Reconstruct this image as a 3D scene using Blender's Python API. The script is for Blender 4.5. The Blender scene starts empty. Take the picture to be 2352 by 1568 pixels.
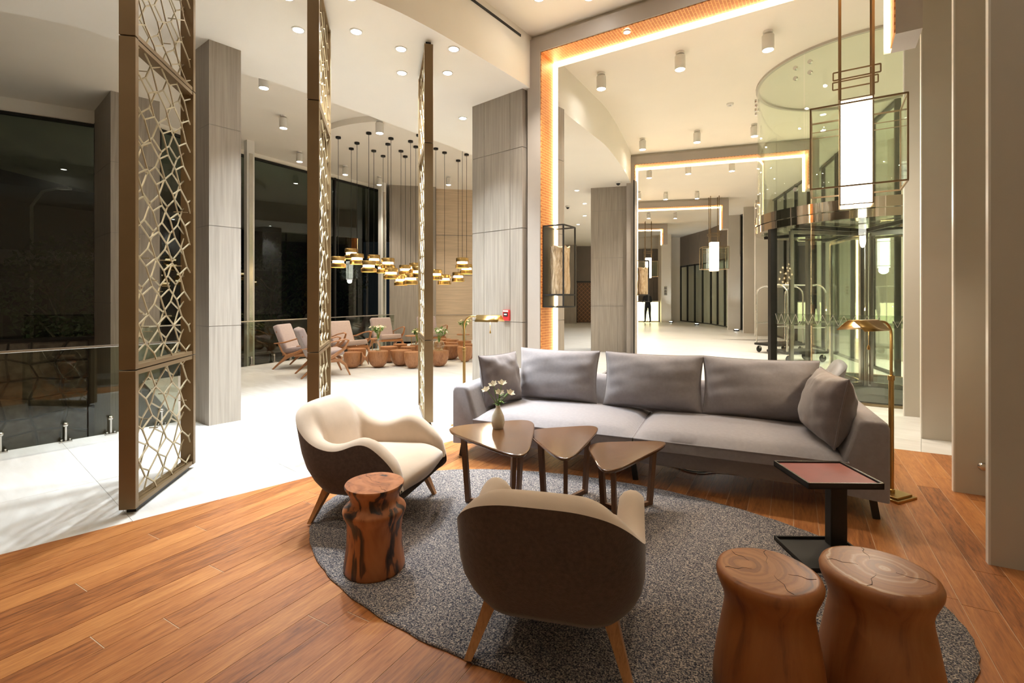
import bpy, bmesh, math, random
from mathutils import Vector, Matrix
random.seed(7)
PI = math.pi
scene = bpy.context.scene
COL = scene.collection

# ------------------------------------------------------------------ camera, world, exposure
F, YH, H = 1120.0, 682.0, 1.4                    # focal length in pixels, horizon row, eye height
cam_d = bpy.data.cameras.new('camera')
cam_d.sensor_width = 36.0
cam_d.lens = 36.0 * F / 2352.0
cam_d.shift_y = -(784.0 - YH) / 2352.0
cam_d.clip_end = 200
cam_o = bpy.data.objects.new('camera', cam_d)
COL.objects.link(cam_o)
cam_o.location = (0, 0, H)
cam_o.rotation_euler = (PI / 2, 0, 0)
scene.camera = cam_o

world = bpy.data.worlds.new('night')
scene.world = world
world.use_nodes = True
world.node_tree.nodes['Background'].inputs[0].default_value = (0.10, 0.13, 0.17, 1)
world.node_tree.nodes['Background'].inputs[1].default_value = 0.06
vs = scene.view_settings
vs.view_transform = 'Standard'
vs.look = 'None'
vs.exposure = 0.48
vs.gamma = 1.0
vs.use_curve_mapping = False
scene.cycles.transparent_max_bounces = 40          # many glass panes stand one behind the other
scene.cycles.max_bounces = 14
scene.cycles.diffuse_bounces = 5

ZS, ZC, ZP = 4.2, 4.9, 4.65                       # low soffit, main ceiling, underside of the portals
SOFFIT_W, CAN_W, LOUNGE_W = 300, 235, 105         # lamp wattages
COOL = (0.84, 0.93, 1.0)
WARM = (1.0, 0.84, 0.62)

def P(x, y, z=0.0):                               # photograph pixel of a point at height z -> plan position
    d = F * (H - z) / (y - YH)
    return ((x - 1176.0) * d / F, d)
def ZAT(y, d):                                    # height of a pixel row at depth d
    return H - (y - YH) * d / F
def XAT(x, d):
    return (x - 1176.0) * d / F

# ------------------------------------------------------------------ helpers
def link(o, parent=None):
    COL.objects.link(o)
    if parent is not None:
        o.parent = parent
    return o
def thing(name, label, cat, loc=(0, 0, 0), rz=0.0, group=None):
    o = bpy.data.objects.new(name, None)
    o.empty_display_size = 0.1
    o.location = loc
    o.rotation_euler = (0, 0, rz)
    o['label'] = label
    o['category'] = cat
    if group:
        o['group'] = group
    return link(o)
def tag(o, label, cat, group=None):
    o['label'] = label
    o['category'] = cat
    if group:
        o['group'] = group
    return o
def struct(o):
    o['kind'] = 'structure'
    return o
def dup(root, loc, rz, label, parent=None):
    r = root.copy()
    COL.objects.link(r)
    r.location = loc
    r.rotation_euler = (0, 0, rz)
    if label:
        r['label'] = label
    for ch in list(root.children):
        c = ch.copy()
        COL.objects.link(c)
        c.parent = r
        for g in list(ch.children):
            d = g.copy()
            COL.objects.link(d)
            d.parent = c
    return r
ORD = ['first', 'second', 'third', 'fourth', 'fifth', 'sixth', 'seventh', 'eighth', 'ninth', 'tenth', 'eleventh',
       'twelfth', 'thirteenth', 'fourteenth', 'fifteenth', 'sixteenth', 'seventeenth', 'eighteenth', 'nineteenth',
       'twentieth', 'twenty-first', 'twenty-second']

class B:
    """collects shapes in one bmesh; build() links it as one mesh object"""
    def __init__(self):
        self.bm = bmesh.new()
    def _merge(self, t, mtx):
        bmesh.ops.transform(t, matrix=mtx, verts=t.verts)
        me = bpy.data.meshes.new('tmp')
        t.to_mesh(me)
        t.free()
        self.bm.from_mesh(me)
        bpy.data.meshes.remove(me)
        return self
    def box(self, size, loc=(0, 0, 0), rot=(0, 0, 0), bev=0.0, seg=2):
        t = bmesh.new()
        bmesh.ops.create_cube(t, size=1.0)
        bmesh.ops.scale(t, vec=size, verts=t.verts)
        if bev > 0:
            bmesh.ops.bevel(t, geom=t.edges[:], offset=min(bev, min(size) * 0.49), segments=seg, profile=0.6, affect='EDGES')
        m = Matrix.Translation(loc) @ Matrix.Rotation(rot[2], 4, 'Z') @ Matrix.Rotation(rot[1], 4, 'Y') @ Matrix.Rotation(rot[0], 4, 'X')
        return self._merge(t, m)
    def span(self, a, b, bev=0.0, seg=2):
        c = [(a[i] + b[i]) / 2 for i in range(3)]
        s = [abs(b[i] - a[i]) for i in range(3)]
        return self.box(s, c, bev=bev, seg=seg)
    def prism(self, pts, z0, z1, bev=0.0, seg=2):
        t = bmesh.new()
        if bev > 0:
            vs_ = [t.verts.new((x, y, z0)) for x, y in pts]
            f = t.faces.new(vs_)
            r = bmesh.ops.extrude_face_region(t, geom=[f])
            up = [v for v in r['geom'] if isinstance(v, bmesh.types.BMVert)]
            bmesh.ops.translate(t, verts=up, vec=(0, 0, z1 - z0))
            bmesh.ops.recalc_face_normals(t, faces=t.faces[:])
            ed = [e for e in t.edges if abs(e.verts[0].co.z - e.verts[1].co.z) < 1e-6]
            bmesh.ops.bevel(t, geom=ed, offset=bev, segments=seg, profile=0.6, affect='EDGES')
        else:
            lo = [t.verts.new((x, y, z0)) for x, y in pts]
            hi = [t.verts.new((x, y, z1)) for x, y in pts]
            t.faces.new(lo[::-1])
            t.faces.new(hi)
            n = len(pts)
            for i in range(n):
                t.faces.new((lo[i], lo[(i + 1) % n], hi[(i + 1) % n], hi[i]))
            bmesh.ops.recalc_face_normals(t, faces=t.faces[:])
        return self._merge(t, Matrix.Identity(4))
    def tube(self, path, r, n=10, caps=True, flat=1.0):
        path = [Vector(p) for p in path]
        rs = r if isinstance(r, (list, tuple)) else [r] * len(path)
        rings = []
        up = None
        for i, p in enumerate(path):
            d = (path[min(i + 1, len(path) - 1)] - path[max(i - 1, 0)]).normalized()
            if up is None:
                up = Vector((0, 0, 1)) if abs(d.z) < 0.9 else Vector((1, 0, 0))
            s = d.cross(up).normalized()
            up = s.cross(d).normalized()
            ring = []
            for k in range(n):
                a = 2 * PI * k / n
                ring.append(self.bm.verts.new(p + s * math.cos(a) * rs[i] + up * math.sin(a) * rs[i] * flat))
            rings.append(ring)
        for a, b in zip(rings, rings[1:]):
            for k in range(n):
                self.bm.faces.new((a[k], a[(k + 1) % n], b[(k + 1) % n], b[k]))
        if caps:
            self.bm.faces.new(rings[0][::-1])
            self.bm.faces.new(rings[-1])
        return self
    def bar(self, p, q, w, d, side=None):
        p, q = Vector(p), Vector(q)
        t = (q - p).normalized()
        ref = Vector(side) if side else (Vector((0, 0, 1)) if abs(t.z) < 0.95 else Vector((1, 0, 0)))
        s = t.cross(ref).normalized()
        u = s.cross(t).normalized()
        a = [self.bm.verts.new(p + s * i * w / 2 + u * j * d / 2) for i, j in ((-1, -1), (1, -1), (1, 1), (-1, 1))]
        b = [self.bm.verts.new(q + s * i * w / 2 + u * j * d / 2) for i, j in ((-1, -1), (1, -1), (1, 1), (-1, 1))]
        for k in range(4):
            self.bm.faces.new((a[k], a[(k + 1) % 4], b[(k + 1) % 4], b[k]))
        self.bm.faces.new(a[::-1])
        self.bm.faces.new(b)
        return self
    def lathe(self, prof, n=32, loc=(0, 0, 0), wob=None):
        rings = []
        for r, z in prof:
            if r <= 1e-6:
                rings.append([self.bm.verts.new((loc[0], loc[1], loc[2] + z))])
            else:
                ring = []
                for k in range(n):
                    a = 2 * PI * k / n
                    rr = r * (1 + (wob(a, z) if wob else 0))
                    ring.append(self.bm.verts.new((loc[0] + rr * math.cos(a), loc[1] + rr * math.sin(a), loc[2] + z)))
                rings.append(ring)
        for a, b in zip(rings, rings[1:]):
            for k in range(n):
                va = a[k % len(a)], a[(k + 1) % len(a)]
                vb = b[k % len(b)], b[(k + 1) % len(b)]
                vv = []
                for v in (va[0], va[1], vb[1], vb[0]):
                    if v not in vv:
                        vv.append(v)
                if len(vv) >= 3:
                    self.bm.faces.new(vv)
        return self
    def ball(self, r, loc, sub=2, scale=(1, 1, 1)):
        t = bmesh.new()
        bmesh.ops.create_icosphere(t, subdivisions=sub, radius=r)
        bmesh.ops.scale(t, vec=scale, verts=t.verts)
        return self._merge(t, Matrix.Translation(loc))
    def quad(self, pts):
        self.bm.faces.new([self.bm.verts.new(p) for p in pts])
        return self
    def grid(self, rows, closed_u=False):
        """rows: list of lists of points"""
        vv = [[self.bm.verts.new(p) for p in row] for row in rows]
        n = len(vv[0])
        for a, b in zip(vv, vv[1:]):
            for k in range(n if closed_u else n - 1):
                self.bm.faces.new((a[k], a[(k + 1) % n], b[(k + 1) % n], b[k]))
        return vv
    def build(self, name, mat, parent=None, smooth=False, loc=None, rz=None, angle=40, fix=True):
        if fix:
            bmesh.ops.remove_doubles(self.bm, verts=self.bm.verts[:], dist=1e-5)
            bmesh.ops.recalc_face_normals(self.bm, faces=self.bm.faces[:])
        me = bpy.data.meshes.new(name)
        self.bm.to_mesh(me)
        self.bm.free()
        if mat:
            me.materials.append(mat)
        if smooth:
            me.polygons.foreach_set('use_smooth', [True] * len(me.polygons))
            me.set_sharp_from_angle(angle=math.radians(angle))
        o = bpy.data.objects.new(name, me)
        if loc is not None:
            o.location = loc
        if rz is not None:
            o.rotation_euler = (0, 0, rz)
        return link(o, parent)

def clip_poly(pts, a, b):                          # keep what lies to the right of a -> b
    out = []
    def side(p):
        return (b[0] - a[0]) * (p[1] - a[1]) - (b[1] - a[1]) * (p[0] - a[0])
    for i, p in enumerate(pts):
        q = pts[(i + 1) % len(pts)]
        sp, sq = side(p), side(q)
        if sp <= 0:
            out.append(p)
        if sp * sq < 0:
            t = sp / (sp - sq)
            out.append((p[0] + t * (q[0] - p[0]), p[1] + t * (q[1] - p[1])))
    return out
def clip_convex(pts, lines):
    for a, b in lines:
        pts = clip_poly(pts, a, b)
        if len(pts) < 3:
            return []
    return pts

# ------------------------------------------------------------------ materials (all procedural)
def new_mat(name):
    m = bpy.data.materials.new(name)
    m.use_nodes = True
    nt = m.node_tree
    return m, nt, nt.nodes['Principled BSDF']
def ramp(nt, fac, stops):
    r = nt.nodes.new('ShaderNodeValToRGB')
    el = r.color_ramp.elements
    el[0].position, el[0].color = stops[0][0], (*stops[0][1], 1)
    el[1].position, el[1].color = stops[-1][0], (*stops[-1][1], 1)
    for p, c in stops[1:-1]:
        e = el.new(p)
        e.color = (*c, 1)
    nt.links.new(fac, r.inputs[0])
    return r.outputs[0]
def coords(nt, scale=(1, 1, 1), rot=(0, 0, 0), kind='Object'):
    tc = nt.nodes.new('ShaderNodeTexCoord')
    mp = nt.nodes.new('ShaderNodeMapping')
    mp.inputs['Scale'].default_value = scale
    mp.inputs['Rotation'].default_value = rot
    nt.links.new(tc.outputs[kind], mp.inputs[0])
    return mp.outputs[0]
def noise(nt, vec, scale, detail=3, rough=0.5, dist=0.0):
    n = nt.nodes.new('ShaderNodeTexNoise')
    n.inputs['Scale'].default_value = scale
    n.inputs['Detail'].default_value = detail
    n.inputs['Roughness'].default_value = rough
    n.inputs['Distortion'].default_value = dist
    nt.links.new(vec, n.inputs['Vector'])
    return n.outputs[0]
def bump(nt, bs, h, strength, dist=0.01):
    b = nt.nodes.new('ShaderNodeBump')
    b.inputs['Strength'].default_value = strength
    b.inputs['Distance'].default_value = dist
    nt.links.new(h, b.inputs['Height'])
    nt.links.new(b.outputs[0], bs.inputs['Normal'])
def plain(name, col, rough=0.5, metal=0.0, var=0.06, sc=6, st=(1, 1, 1), bs_=0.0, bsc=200, spec=0.5, coat=0.0, sheen=0.0):
    m, nt, bs = new_mat(name)
    v = coords(nt, st)
    n = noise(nt, v, sc, 4)
    lo = [max(0, c * (1 - var)) for c in col]
    hi = [min(1, c * (1 + var)) for c in col]
    nt.links.new(ramp(nt, n, [(0.3, lo), (0.7, hi)]), bs.inputs['Base Color'])
    bs.inputs['Roughness'].default_value = rough
    bs.inputs['Metallic'].default_value = metal
    bs.inputs['Specular IOR Level'].default_value = spec
    bs.inputs['Coat Weight'].default_value = coat
    bs.inputs['Sheen Weight'].default_value = sheen
    bs.inputs['Sheen Roughness'].default_value = 0.5
    if bs_ > 0:
        bump(nt, bs, noise(nt, v, bsc, 2), bs_, 0.004)
    return m
def wood(name, dark, mid, light, stretch, sc=1.0, rough=0.4, per_object=0.0, coat=0.0, dist=1.5, streak=0.5):
    m, nt, bs = new_mat(name)
    v = coords(nt, stretch)
    if per_object > 0:
        oi = nt.nodes.new('ShaderNodeObjectInfo')
        ad = nt.nodes.new('ShaderNodeVectorMath')
        ad.operation = 'MULTIPLY_ADD'
        ad.inputs[0].default_value = (37, 17, 29)
        nt.links.new(oi.outputs['Random'], ad.inputs[1])
        nt.links.new(v, ad.inputs[2])
        v = ad.outputs[0]
    n1 = noise(nt, v, 2.2 * sc, 5, 0.62, dist)
    n2 = noise(nt, v, 11 * sc, 4, 0.6, 0.5)
    mx = nt.nodes.new('ShaderNodeMath')
    mx.operation = 'MULTIPLY_ADD'
    mx.inputs[1].default_value = streak
    nt.links.new(n2, mx.inputs[0])
    m2 = nt.nodes.new('ShaderNodeMath')
    m2.operation = 'MULTIPLY'
    m2.inputs[1].default_value = 1 - streak
    nt.links.new(n1, m2.inputs[0])
    nt.links.new(m2.outputs[0], mx.inputs[2])
    fac = mx.outputs[0]
    if per_object > 0:
        sh = nt.nodes.new('ShaderNodeMath')
        sh.operation = 'MULTIPLY_ADD'
        sh.inputs[1].default_value = per_object
        nt.links.new(oi.outputs['Random'], sh.inputs[0])
        s2 = nt.nodes.new('ShaderNodeMath')
        s2.operation = 'SUBTRACT'
        s2.inputs[1].default_value = per_object / 2
        nt.links.new(fac, s2.inputs[0])
        nt.links.new(s2.outputs[0], sh.inputs[2])
        fac = sh.outputs[0]
    nt.links.new(ramp(nt, fac, [(0.28, dark), (0.48, mid), (0.72, light)]), bs.inputs['Base Color'])
    bs.inputs['Roughness'].default_value = rough
    bs.inputs['Coat Weight'].default_value = coat
    bs.inputs['Coat Roughness'].default_value = 0.2
    bump(nt, bs, n2, 0.12, 0.003)
    return m
def emit(name, col, strength):
    m, nt, bs = new_mat(name)
    bs.inputs['Base Color'].default_value = (*col, 1)
    bs.inputs['Emission Color'].default_value = (*col, 1)
    bs.inputs['Emission Strength'].default_value = strength
    return m
def glass(name, tint, gloss=1.0, rough=0.0):
    m = bpy.data.materials.new(name)
    m.use_nodes = True
    nt = m.node_tree
    nt.nodes.clear()
    out = nt.nodes.new('ShaderNodeOutputMaterial')
    tr = nt.nodes.new('ShaderNodeBsdfTransparent')
    tr.inputs[0].default_value = (*tint, 1)
    gl = nt.nodes.new('ShaderNodeBsdfGlossy')
    gl.inputs[0].default_value = (gloss, gloss, gloss, 1)
    gl.inputs['Roughness'].default_value = rough
    fr = nt.nodes.new('ShaderNodeFresnel')
    ge = nt.nodes.new('ShaderNodeNewGeometry')      # same reflectance on both faces of the pane
    mr = nt.nodes.new('ShaderNodeMapRange')
    mr.inputs['To Min'].default_value = 1.5
    mr.inputs['To Max'].default_value = 1 / 1.5
    nt.links.new(ge.outputs['Backfacing'], mr.inputs['Value'])
    nt.links.new(mr.outputs[0], fr.inputs[0])
    mx = nt.nodes.new('ShaderNodeMixShader')
    nt.links.new(fr.outputs[0], mx.inputs[0])
    nt.links.new(tr.outputs[0], mx.inputs[1])
    nt.links.new(gl.outputs[0], mx.inputs[2])
    nt.links.new(mx.outputs[0], out.inputs[0])
    return m

def stone_tile():
    m, nt, bs = new_mat('pale_stone')
    oi = nt.nodes.new('ShaderNodeObjectInfo')
    v = coords(nt, (0.8, 5, 1))
    ad = nt.nodes.new('ShaderNodeVectorMath')
    ad.operation = 'MULTIPLY_ADD'
    ad.inputs[0].default_value = (13, 47, 5)
    nt.links.new(oi.outputs['Random'], ad.inputs[1])
    nt.links.new(v, ad.inputs[2])
    n = noise(nt, ad.outputs[0], 1.6, 6, 0.6, 0.8)
    nt.links.new(ramp(nt, n, [(0.3, (0.58, 0.56, 0.52)), (0.7, (0.70, 0.69, 0.66))]), bs.inputs['Base Color'])
    bs.inputs['Roughness'].default_value = 0.3
    return m
def far_floor_mat():
    m, nt, bs = new_mat('pale_stone_far')
    v = coords(nt, (1, 1, 1), (0, 0, math.radians(40)))
    br = nt.nodes.new('ShaderNodeTexBrick')
    br.offset = 0
    for k, c in (('Color1', (0.57, 0.55, 0.5)), ('Color2', (0.62, 0.6, 0.55)), ('Mortar', (0.35, 0.33, 0.3))):
        br.inputs[k].default_value = (*c, 1)
    br.inputs['Scale'].default_value = 1.0
    br.inputs['Mortar Size'].default_value = 0.003
    br.inputs['Brick Width'].default_value = 1.07
    br.inputs['Row Height'].default_value = 1.07
    nt.links.new(v, br.inputs['Vector'])
    nt.links.new(br.outputs['Color'], bs.inputs['Base Color'])
    bs.inputs['Roughness'].default_value = 0.3
    return m
def rug_mat():
    m, nt, bs = new_mat('speckled_rug')
    v = coords(nt, (1, 1, 1))
    n1 = noise(nt, v, 170, 2, 0.5)
    n2 = noise(nt, v, 330, 1, 0.5)
    c1 = ramp(nt, n1, [(0.34, (0.05, 0.052, 0.075)), (0.45, (0.20, 0.19, 0.20)), (0.55, (0.36, 0.32, 0.29)), (0.66, (0.72, 0.62, 0.52))])
    c2 = ramp(nt, n2, [(0.4, (0.55, 0.55, 0.6)), (0.6, (1.1, 1.08, 1.05))])
    mx = nt.nodes.new('ShaderNodeMix')
    mx.data_type = 'RGBA'
    mx.blend_type = 'MULTIPLY'
    mx.inputs[0].default_value = 0.8
    nt.links.new(c1, mx.inputs[6])
    nt.links.new(c2, mx.inputs[7])
    nt.links.new(mx.outputs[2], bs.inputs['Base Color'])
    bs.inputs['Roughness'].default_value = 1.0
    bs.inputs['Specular IOR Level'].default_value = 0.1
    bump(nt, bs, n1, 0.9, 0.02)
    return m
def rings_mat(name, dark, mid, light, cx=0.0, cy=0.0, pale=(0.5, 0.36, 0.26), streaks=False):
    """end grain: growth rings round an off-centre heart, side grain by height"""
    m, nt, bs = new_mat(name)
    v = coords(nt, (1, 1, 1))
    nz = noise(nt, v, 5, 4, 0.6, 0.6)
    sub = nt.nodes.new('ShaderNodeVectorMath')
    sub.operation = 'SUBTRACT'
    sub.inputs[1].default_value = (cx, cy, 0)
    nt.links.new(v, sub.inputs[0])
    mulv = nt.nodes.new('ShaderNodeVectorMath')
    mulv.operation = 'MULTIPLY'
    mulv.inputs[1].default_value = (1, 1, 0)
    nt.links.new(sub.outputs[0], mulv.inputs[0])
    ln = nt.nodes.new('ShaderNodeVectorMath')
    ln.operation = 'LENGTH'
    nt.links.new(mulv.outputs[0], ln.inputs[0])
    ma = nt.nodes.new('ShaderNodeMath')
    ma.operation = 'MULTIPLY_ADD'
    ma.inputs[1].default_value = 0.10
    nt.links.new(nz, ma.inputs[0])
    nt.links.new(ln.outputs[1], ma.inputs[2])
    cmb = nt.nodes.new('ShaderNodeCombineXYZ')
    nt.links.new(ma.outputs[0], cmb.inputs[0])
    rn = noise(nt, cmb.outputs[0], 26, 3, 0.6)
    top = ramp(nt, rn, [(0.38, dark), (0.46, mid), (0.53, light), (0.61, pale)])
    sv = coords(nt, (3.5, 3.5, 0.55))
    sn = noise(nt, sv, 3.0, 5, 0.6, 1.0)
    side = ramp(nt, sn, [(0.25, dark), (0.42, mid), (0.75, light)])
    if streaks:
        sn = noise(nt, coords(nt, (3.2, 3.2, 1.0), (0.35, 0.25, 0)), 2.1, 3, 0.45, 2.6)
        side = ramp(nt, sn, [(0.36, dark), (0.43, (0.09, 0.032, 0.012)), (0.47, mid), (0.75, light)])
        top = ramp(nt, sn, [(0.30, dark), (0.40, mid), (0.6, light), (0.75, pale)])
    geo = nt.nodes.new('ShaderNodeNewGeometry')
    sx = nt.nodes.new('ShaderNodeSeparateXYZ')
    nt.links.new(geo.outputs['Normal'], sx.inputs[0])
    gt = nt.nodes.new('ShaderNodeMath')
    gt.operation = 'GREATER_THAN'
    gt.inputs[1].default_value = 0.93
    nt.links.new(sx.outputs[2], gt.inputs[0])
    mx = nt.nodes.new('ShaderNodeMix')
    mx.data_type = 'RGBA'
    nt.links.new(gt.outputs[0], mx.inputs[0])
    nt.links.new(side, mx.inputs[6])
    nt.links.new(top, mx.inputs[7])
    nt.links.new(mx.outputs[2], bs.inputs['Base Color'])
    bs.inputs['Roughness'].default_value = 0.42
    bump(nt, bs, sn, 0.1, 0.005)
    return m
def perforated():
    """orange back-lit laminate with rows of short slots"""
    m, nt, bs = new_mat('orange_slotted_panel')
    tc = nt.nodes.new('ShaderNodeTexCoord')
    br = nt.nodes.new('ShaderNodeTexBrick')
    br.offset = 0.5
    for k, c in (('Color1', (0.60, 0.20, 0.05)), ('Color2', (0.52, 0.16, 0.035)), ('Mortar', (0.85, 0.42, 0.13))):
        br.inputs[k].default_value = (*c, 1)
    br.inputs['Scale'].default_value = 1.0
    br.inputs['Mortar Size'].default_value = 0.004
    br.inputs['Brick Width'].default_value = 0.16
    br.inputs['Row Height'].default_value = 0.036
    nt.links.new(tc.outputs['UV'], br.inputs['Vector'])
    nt.links.new(br.outputs['Color'], bs.inputs['Base Color'])
    bs.inputs['Roughness'].default_value = 0.5
    bump(nt, bs, br.outputs['Fac'], 0.4, 0.004)
    return m

MT = {}
MT['ceiling'] = plain('ceiling_paint', (0.84, 0.77, 0.66), 0.9, var=0.02, sc=1)
MT['soffit'] = plain('soffit_paint', (0.85, 0.80, 0.71), 0.9, var=0.02, sc=1)
MT['tile'] = stone_tile()
MT['farfloor'] = far_floor_mat()
MT['grout'] = plain('grout', (0.30, 0.28, 0.25), 0.9)
MT['pillar'] = plain('taupe_travertine', (0.335, 0.29, 0.24), 0.55, var=0.16, sc=3.0, st=(14, 14, 0.5))
MT['beigewall'] = plain('beige_stone', (0.62, 0.48, 0.33), 0.6, var=0.10, sc=3, st=(0.6, 0.6, 9))
MT['fin'] = plain('fin_paint', (0.54, 0.49, 0.41), 0.6, var=0.03, sc=2)
MT['greyframe'] = plain('grey_frame', (0.40, 0.35, 0.30), 0.55, var=0.04, sc=2)
MT['greypanel'] = plain('grey_acoustic_panel', (0.20, 0.165, 0.135), 0.85, var=0.05, sc=3)
MT['darkmetal'] = plain('dark_metal', (0.03, 0.028, 0.025), 0.4, 0.6, var=0.1)
MT['blackmetal'] = plain('black_powder_coat', (0.022, 0.020, 0.018), 0.5, 0.2, var=0.15, bs_=0.1)
MT['bronze'] = plain('bronze_paint', (0.215, 0.145, 0.072), 0.42, 0.55, var=0.06, sc=3)
MT['bronzelight'] = plain('champagne_bronze', (0.44, 0.37, 0.24), 0.45, 0.5, var=0.08)
MT['brass'] = plain('brass', (0.50, 0.33, 0.12), 0.28, 0.95, var=0.08, sc=8)
MT['chrome'] = plain('steel', (0.62, 0.60, 0.56), 0.22, 1.0, var=0.03)
MT['mirror'] = plain('polished_steel', (0.72, 0.66, 0.58), 0.06, 1.0, var=0.02)
MT['white'] = plain('white_enamel', (0.75, 0.72, 0.66), 0.45, var=0.02)
MT['sofa'] = plain('sofa_fabric', (0.275, 0.25, 0.255), 0.95, var=0.06, sc=40, bs_=0.25, bsc=420, spec=0.2, sheen=0.25)
MT['sofadark'] = plain('sofa_pillow_fabric', (0.19, 0.16, 0.155), 0.9, var=0.06, sc=40, bs_=0.2, bsc=420, spec=0.25, sheen=0.3)
MT['beige'] = plain('beige_velvet', (0.56, 0.44, 0.33), 0.9, var=0.05, sc=10, bs_=0.12, bsc=350, spec=0.2, sheen=0.4)
MT['brown'] = plain('dark_brown_felt', (0.078, 0.055, 0.045), 0.95, var=0.18, sc=60, bs_=0.3, bsc=160, spec=0.15, sheen=0.25)
MT['greychair'] = plain('grey_leather', (0.20, 0.19, 0.185), 0.5, var=0.05)
MT['plank'] = wood('floor_plank', (0.13, 0.042, 0.014), (0.36, 0.128, 0.036), (0.54, 0.235, 0.072), (0.9, 8, 8), 1.0, 0.36, per_object=0.20, coat=0.15)
MT['subfloor'] = plain('plank_joint', (0.58, 0.42, 0.28), 0.7)
MT['legwood'] = wood('oak_leg', (0.22, 0.10, 0.035), (0.40, 0.19, 0.07), (0.50, 0.26, 0.10), (14, 14, 1.2), 1.0, 0.45)
MT['walnut'] = wood('walnut_top', (0.075, 0.030, 0.011), (0.13, 0.057, 0.022), (0.17, 0.08, 0.032), (1.2, 9, 9), 1.2, 0.22, coat=0.4)
MT['walnutleg'] = wood('walnut_leg', (0.085, 0.038, 0.016), (0.15, 0.068, 0.030), (0.20, 0.10, 0.045), (12, 12, 1), 1.0, 0.4)
MT['drumwood'] = wood('drum_table_wood', (0.17, 0.062, 0.022), (0.34, 0.15, 0.062), (0.46, 0.22, 0.10), (7, 7, 1.2), 1.0, 0.4, per_object=0.15)
MT['stumpA'] = rings_mat('tiger_wood', (0.02, 0.010, 0.006), (0.33, 0.105, 0.028), (0.46, 0.17, 0.055), 0.03, -0.02, pale=(0.50, 0.20, 0.09), streaks=True)
MT['stumpB'] = rings_mat('stool_wood', (0.12, 0.035, 0.010), (0.27, 0.088, 0.020), (0.34, 0.125, 0.032), -0.06, 0.03, pale=(0.36, 0.14, 0.045))
MT['stumpC'] = rings_mat('stool_wood_pale_rings', (0.14, 0.045, 0.014), (0.27, 0.095, 0.026), (0.34, 0.14, 0.045), 0.02, 0.0, pale=(0.52, 0.36, 0.25))
MT['red'] = plain('red_leather', (0.24, 0.035, 0.024), 0.55, var=0.12, sc=9)
MT['alarmred'] = plain('alarm_red', (0.55, 0.03, 0.03), 0.4)
MT['ceramic'] = plain('cream_ceramic', (0.58, 0.52, 0.40), 0.25, var=0.06, sc=20, st=(1, 1, 6), coat=0.5)
MT['petal'] = plain('white_petal', (0.80, 0.72, 0.55), 0.6, var=0.08, sc=60)
MT['leaf'] = plain('green_leaf', (0.13, 0.28, 0.04), 0.5, var=0.3, sc=30)
MT['mauve'] = plain('mauve_fabric', (0.42, 0.34, 0.33), 0.9, var=0.05, sc=30, spec=0.2, sheen=0.3)
MT['teak'] = wood('teak_frame', (0.20, 0.078, 0.028), (0.36, 0.16, 0.065), (0.44, 0.21, 0.09), (6, 6, 6), 1.0, 0.4)
MT['rug'] = rug_mat()
MT['orange'] = perforated()
MT['mat'] = plain('entrance_mat', (0.07, 0.065, 0.058), 0.95, var=0.3, sc=60)
MT['rubble'] = plain('rubble_stone', (0.17, 0.14, 0.105), 0.85, var=0.35, sc=7, bs_=0.5, bsc=25)
MT['mortar'] = plain('mortar', (0.07, 0.062, 0.05), 0.95)
MT['asphalt'] = plain('night_ground', (0.05, 0.05, 0.05), 0.9)
MT['bouncepaving'] = plain('bounce_paving', (0.34, 0.31, 0.26), 0.8, var=0.2, sc=3)  # ground lightened to bounce light onto the ceiling over the court
MT['bark'] = plain('bark', (0.10, 0.075, 0.05), 0.9, var=0.3, sc=12)
MT['darkleaf'] = plain('night_leaf', (0.05, 0.075, 0.025), 0.7, var=0.5, sc=8)
MT['facade'] = plain('dark_facade', (0.10, 0.095, 0.085), 0.9)
MT['palefacade'] = plain('pale_facade', (0.30, 0.28, 0.24), 0.9)
MT['suit'] = plain('dark_suit', (0.02, 0.02, 0.024), 0.8)
MT['skin'] = plain('skin', (0.50, 0.28, 0.19), 0.6)
MT['hair'] = plain('hair', (0.02, 0.014, 0.01), 0.6)
MT['trunkA'] = wood('bleached_trunk', (0.05, 0.032, 0.02), (0.44, 0.31, 0.17), (0.70, 0.60, 0.45), (10, 10, 1.6), 0.9, 0.8, dist=2.5, streak=0.35)
MT['latticebrown'] = plain('brown_lattice', (0.13, 0.065, 0.03), 0.5)
MT['cable'] = plain('cable', (0.01, 0.01, 0.01), 0.5)
MT['glass'] = glass('clear_glass', (0.95, 0.975, 0.95))
MT['drumglass'] = glass('green_glass', (0.945, 0.975, 0.935))
MT['railglass'] = glass('railing_glass', (0.80, 0.84, 0.78))
MT['winglass'] = glass('window_glass', (0.62, 0.68, 0.64))
MT['frost'] = plain('frosted_band', (0.62, 0.66, 0.58), 0.5)
MT['lens'] = emit('lamp_lens', (1.0, 0.97, 0.92), 60)
MT['lens_warm'] = emit('lamp_lens_warm', (1.0, 0.80, 0.45), 7)
MT['strip'] = emit('led_strip', (1.0, 0.72, 0.34), 22)
MT['lantern'] = emit('lantern_paper', (1.0, 0.96, 0.88), 5.5)
MT['counter'] = emit('lit_counter', (1.0, 0.93, 0.52), 2.4)
MT['uplight'] = emit('uplight', (0.85, 0.95, 1.0), 30)
MT['screen'] = emit('blue_screen', (0.2, 0.55, 1.0), 2.0)

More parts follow.
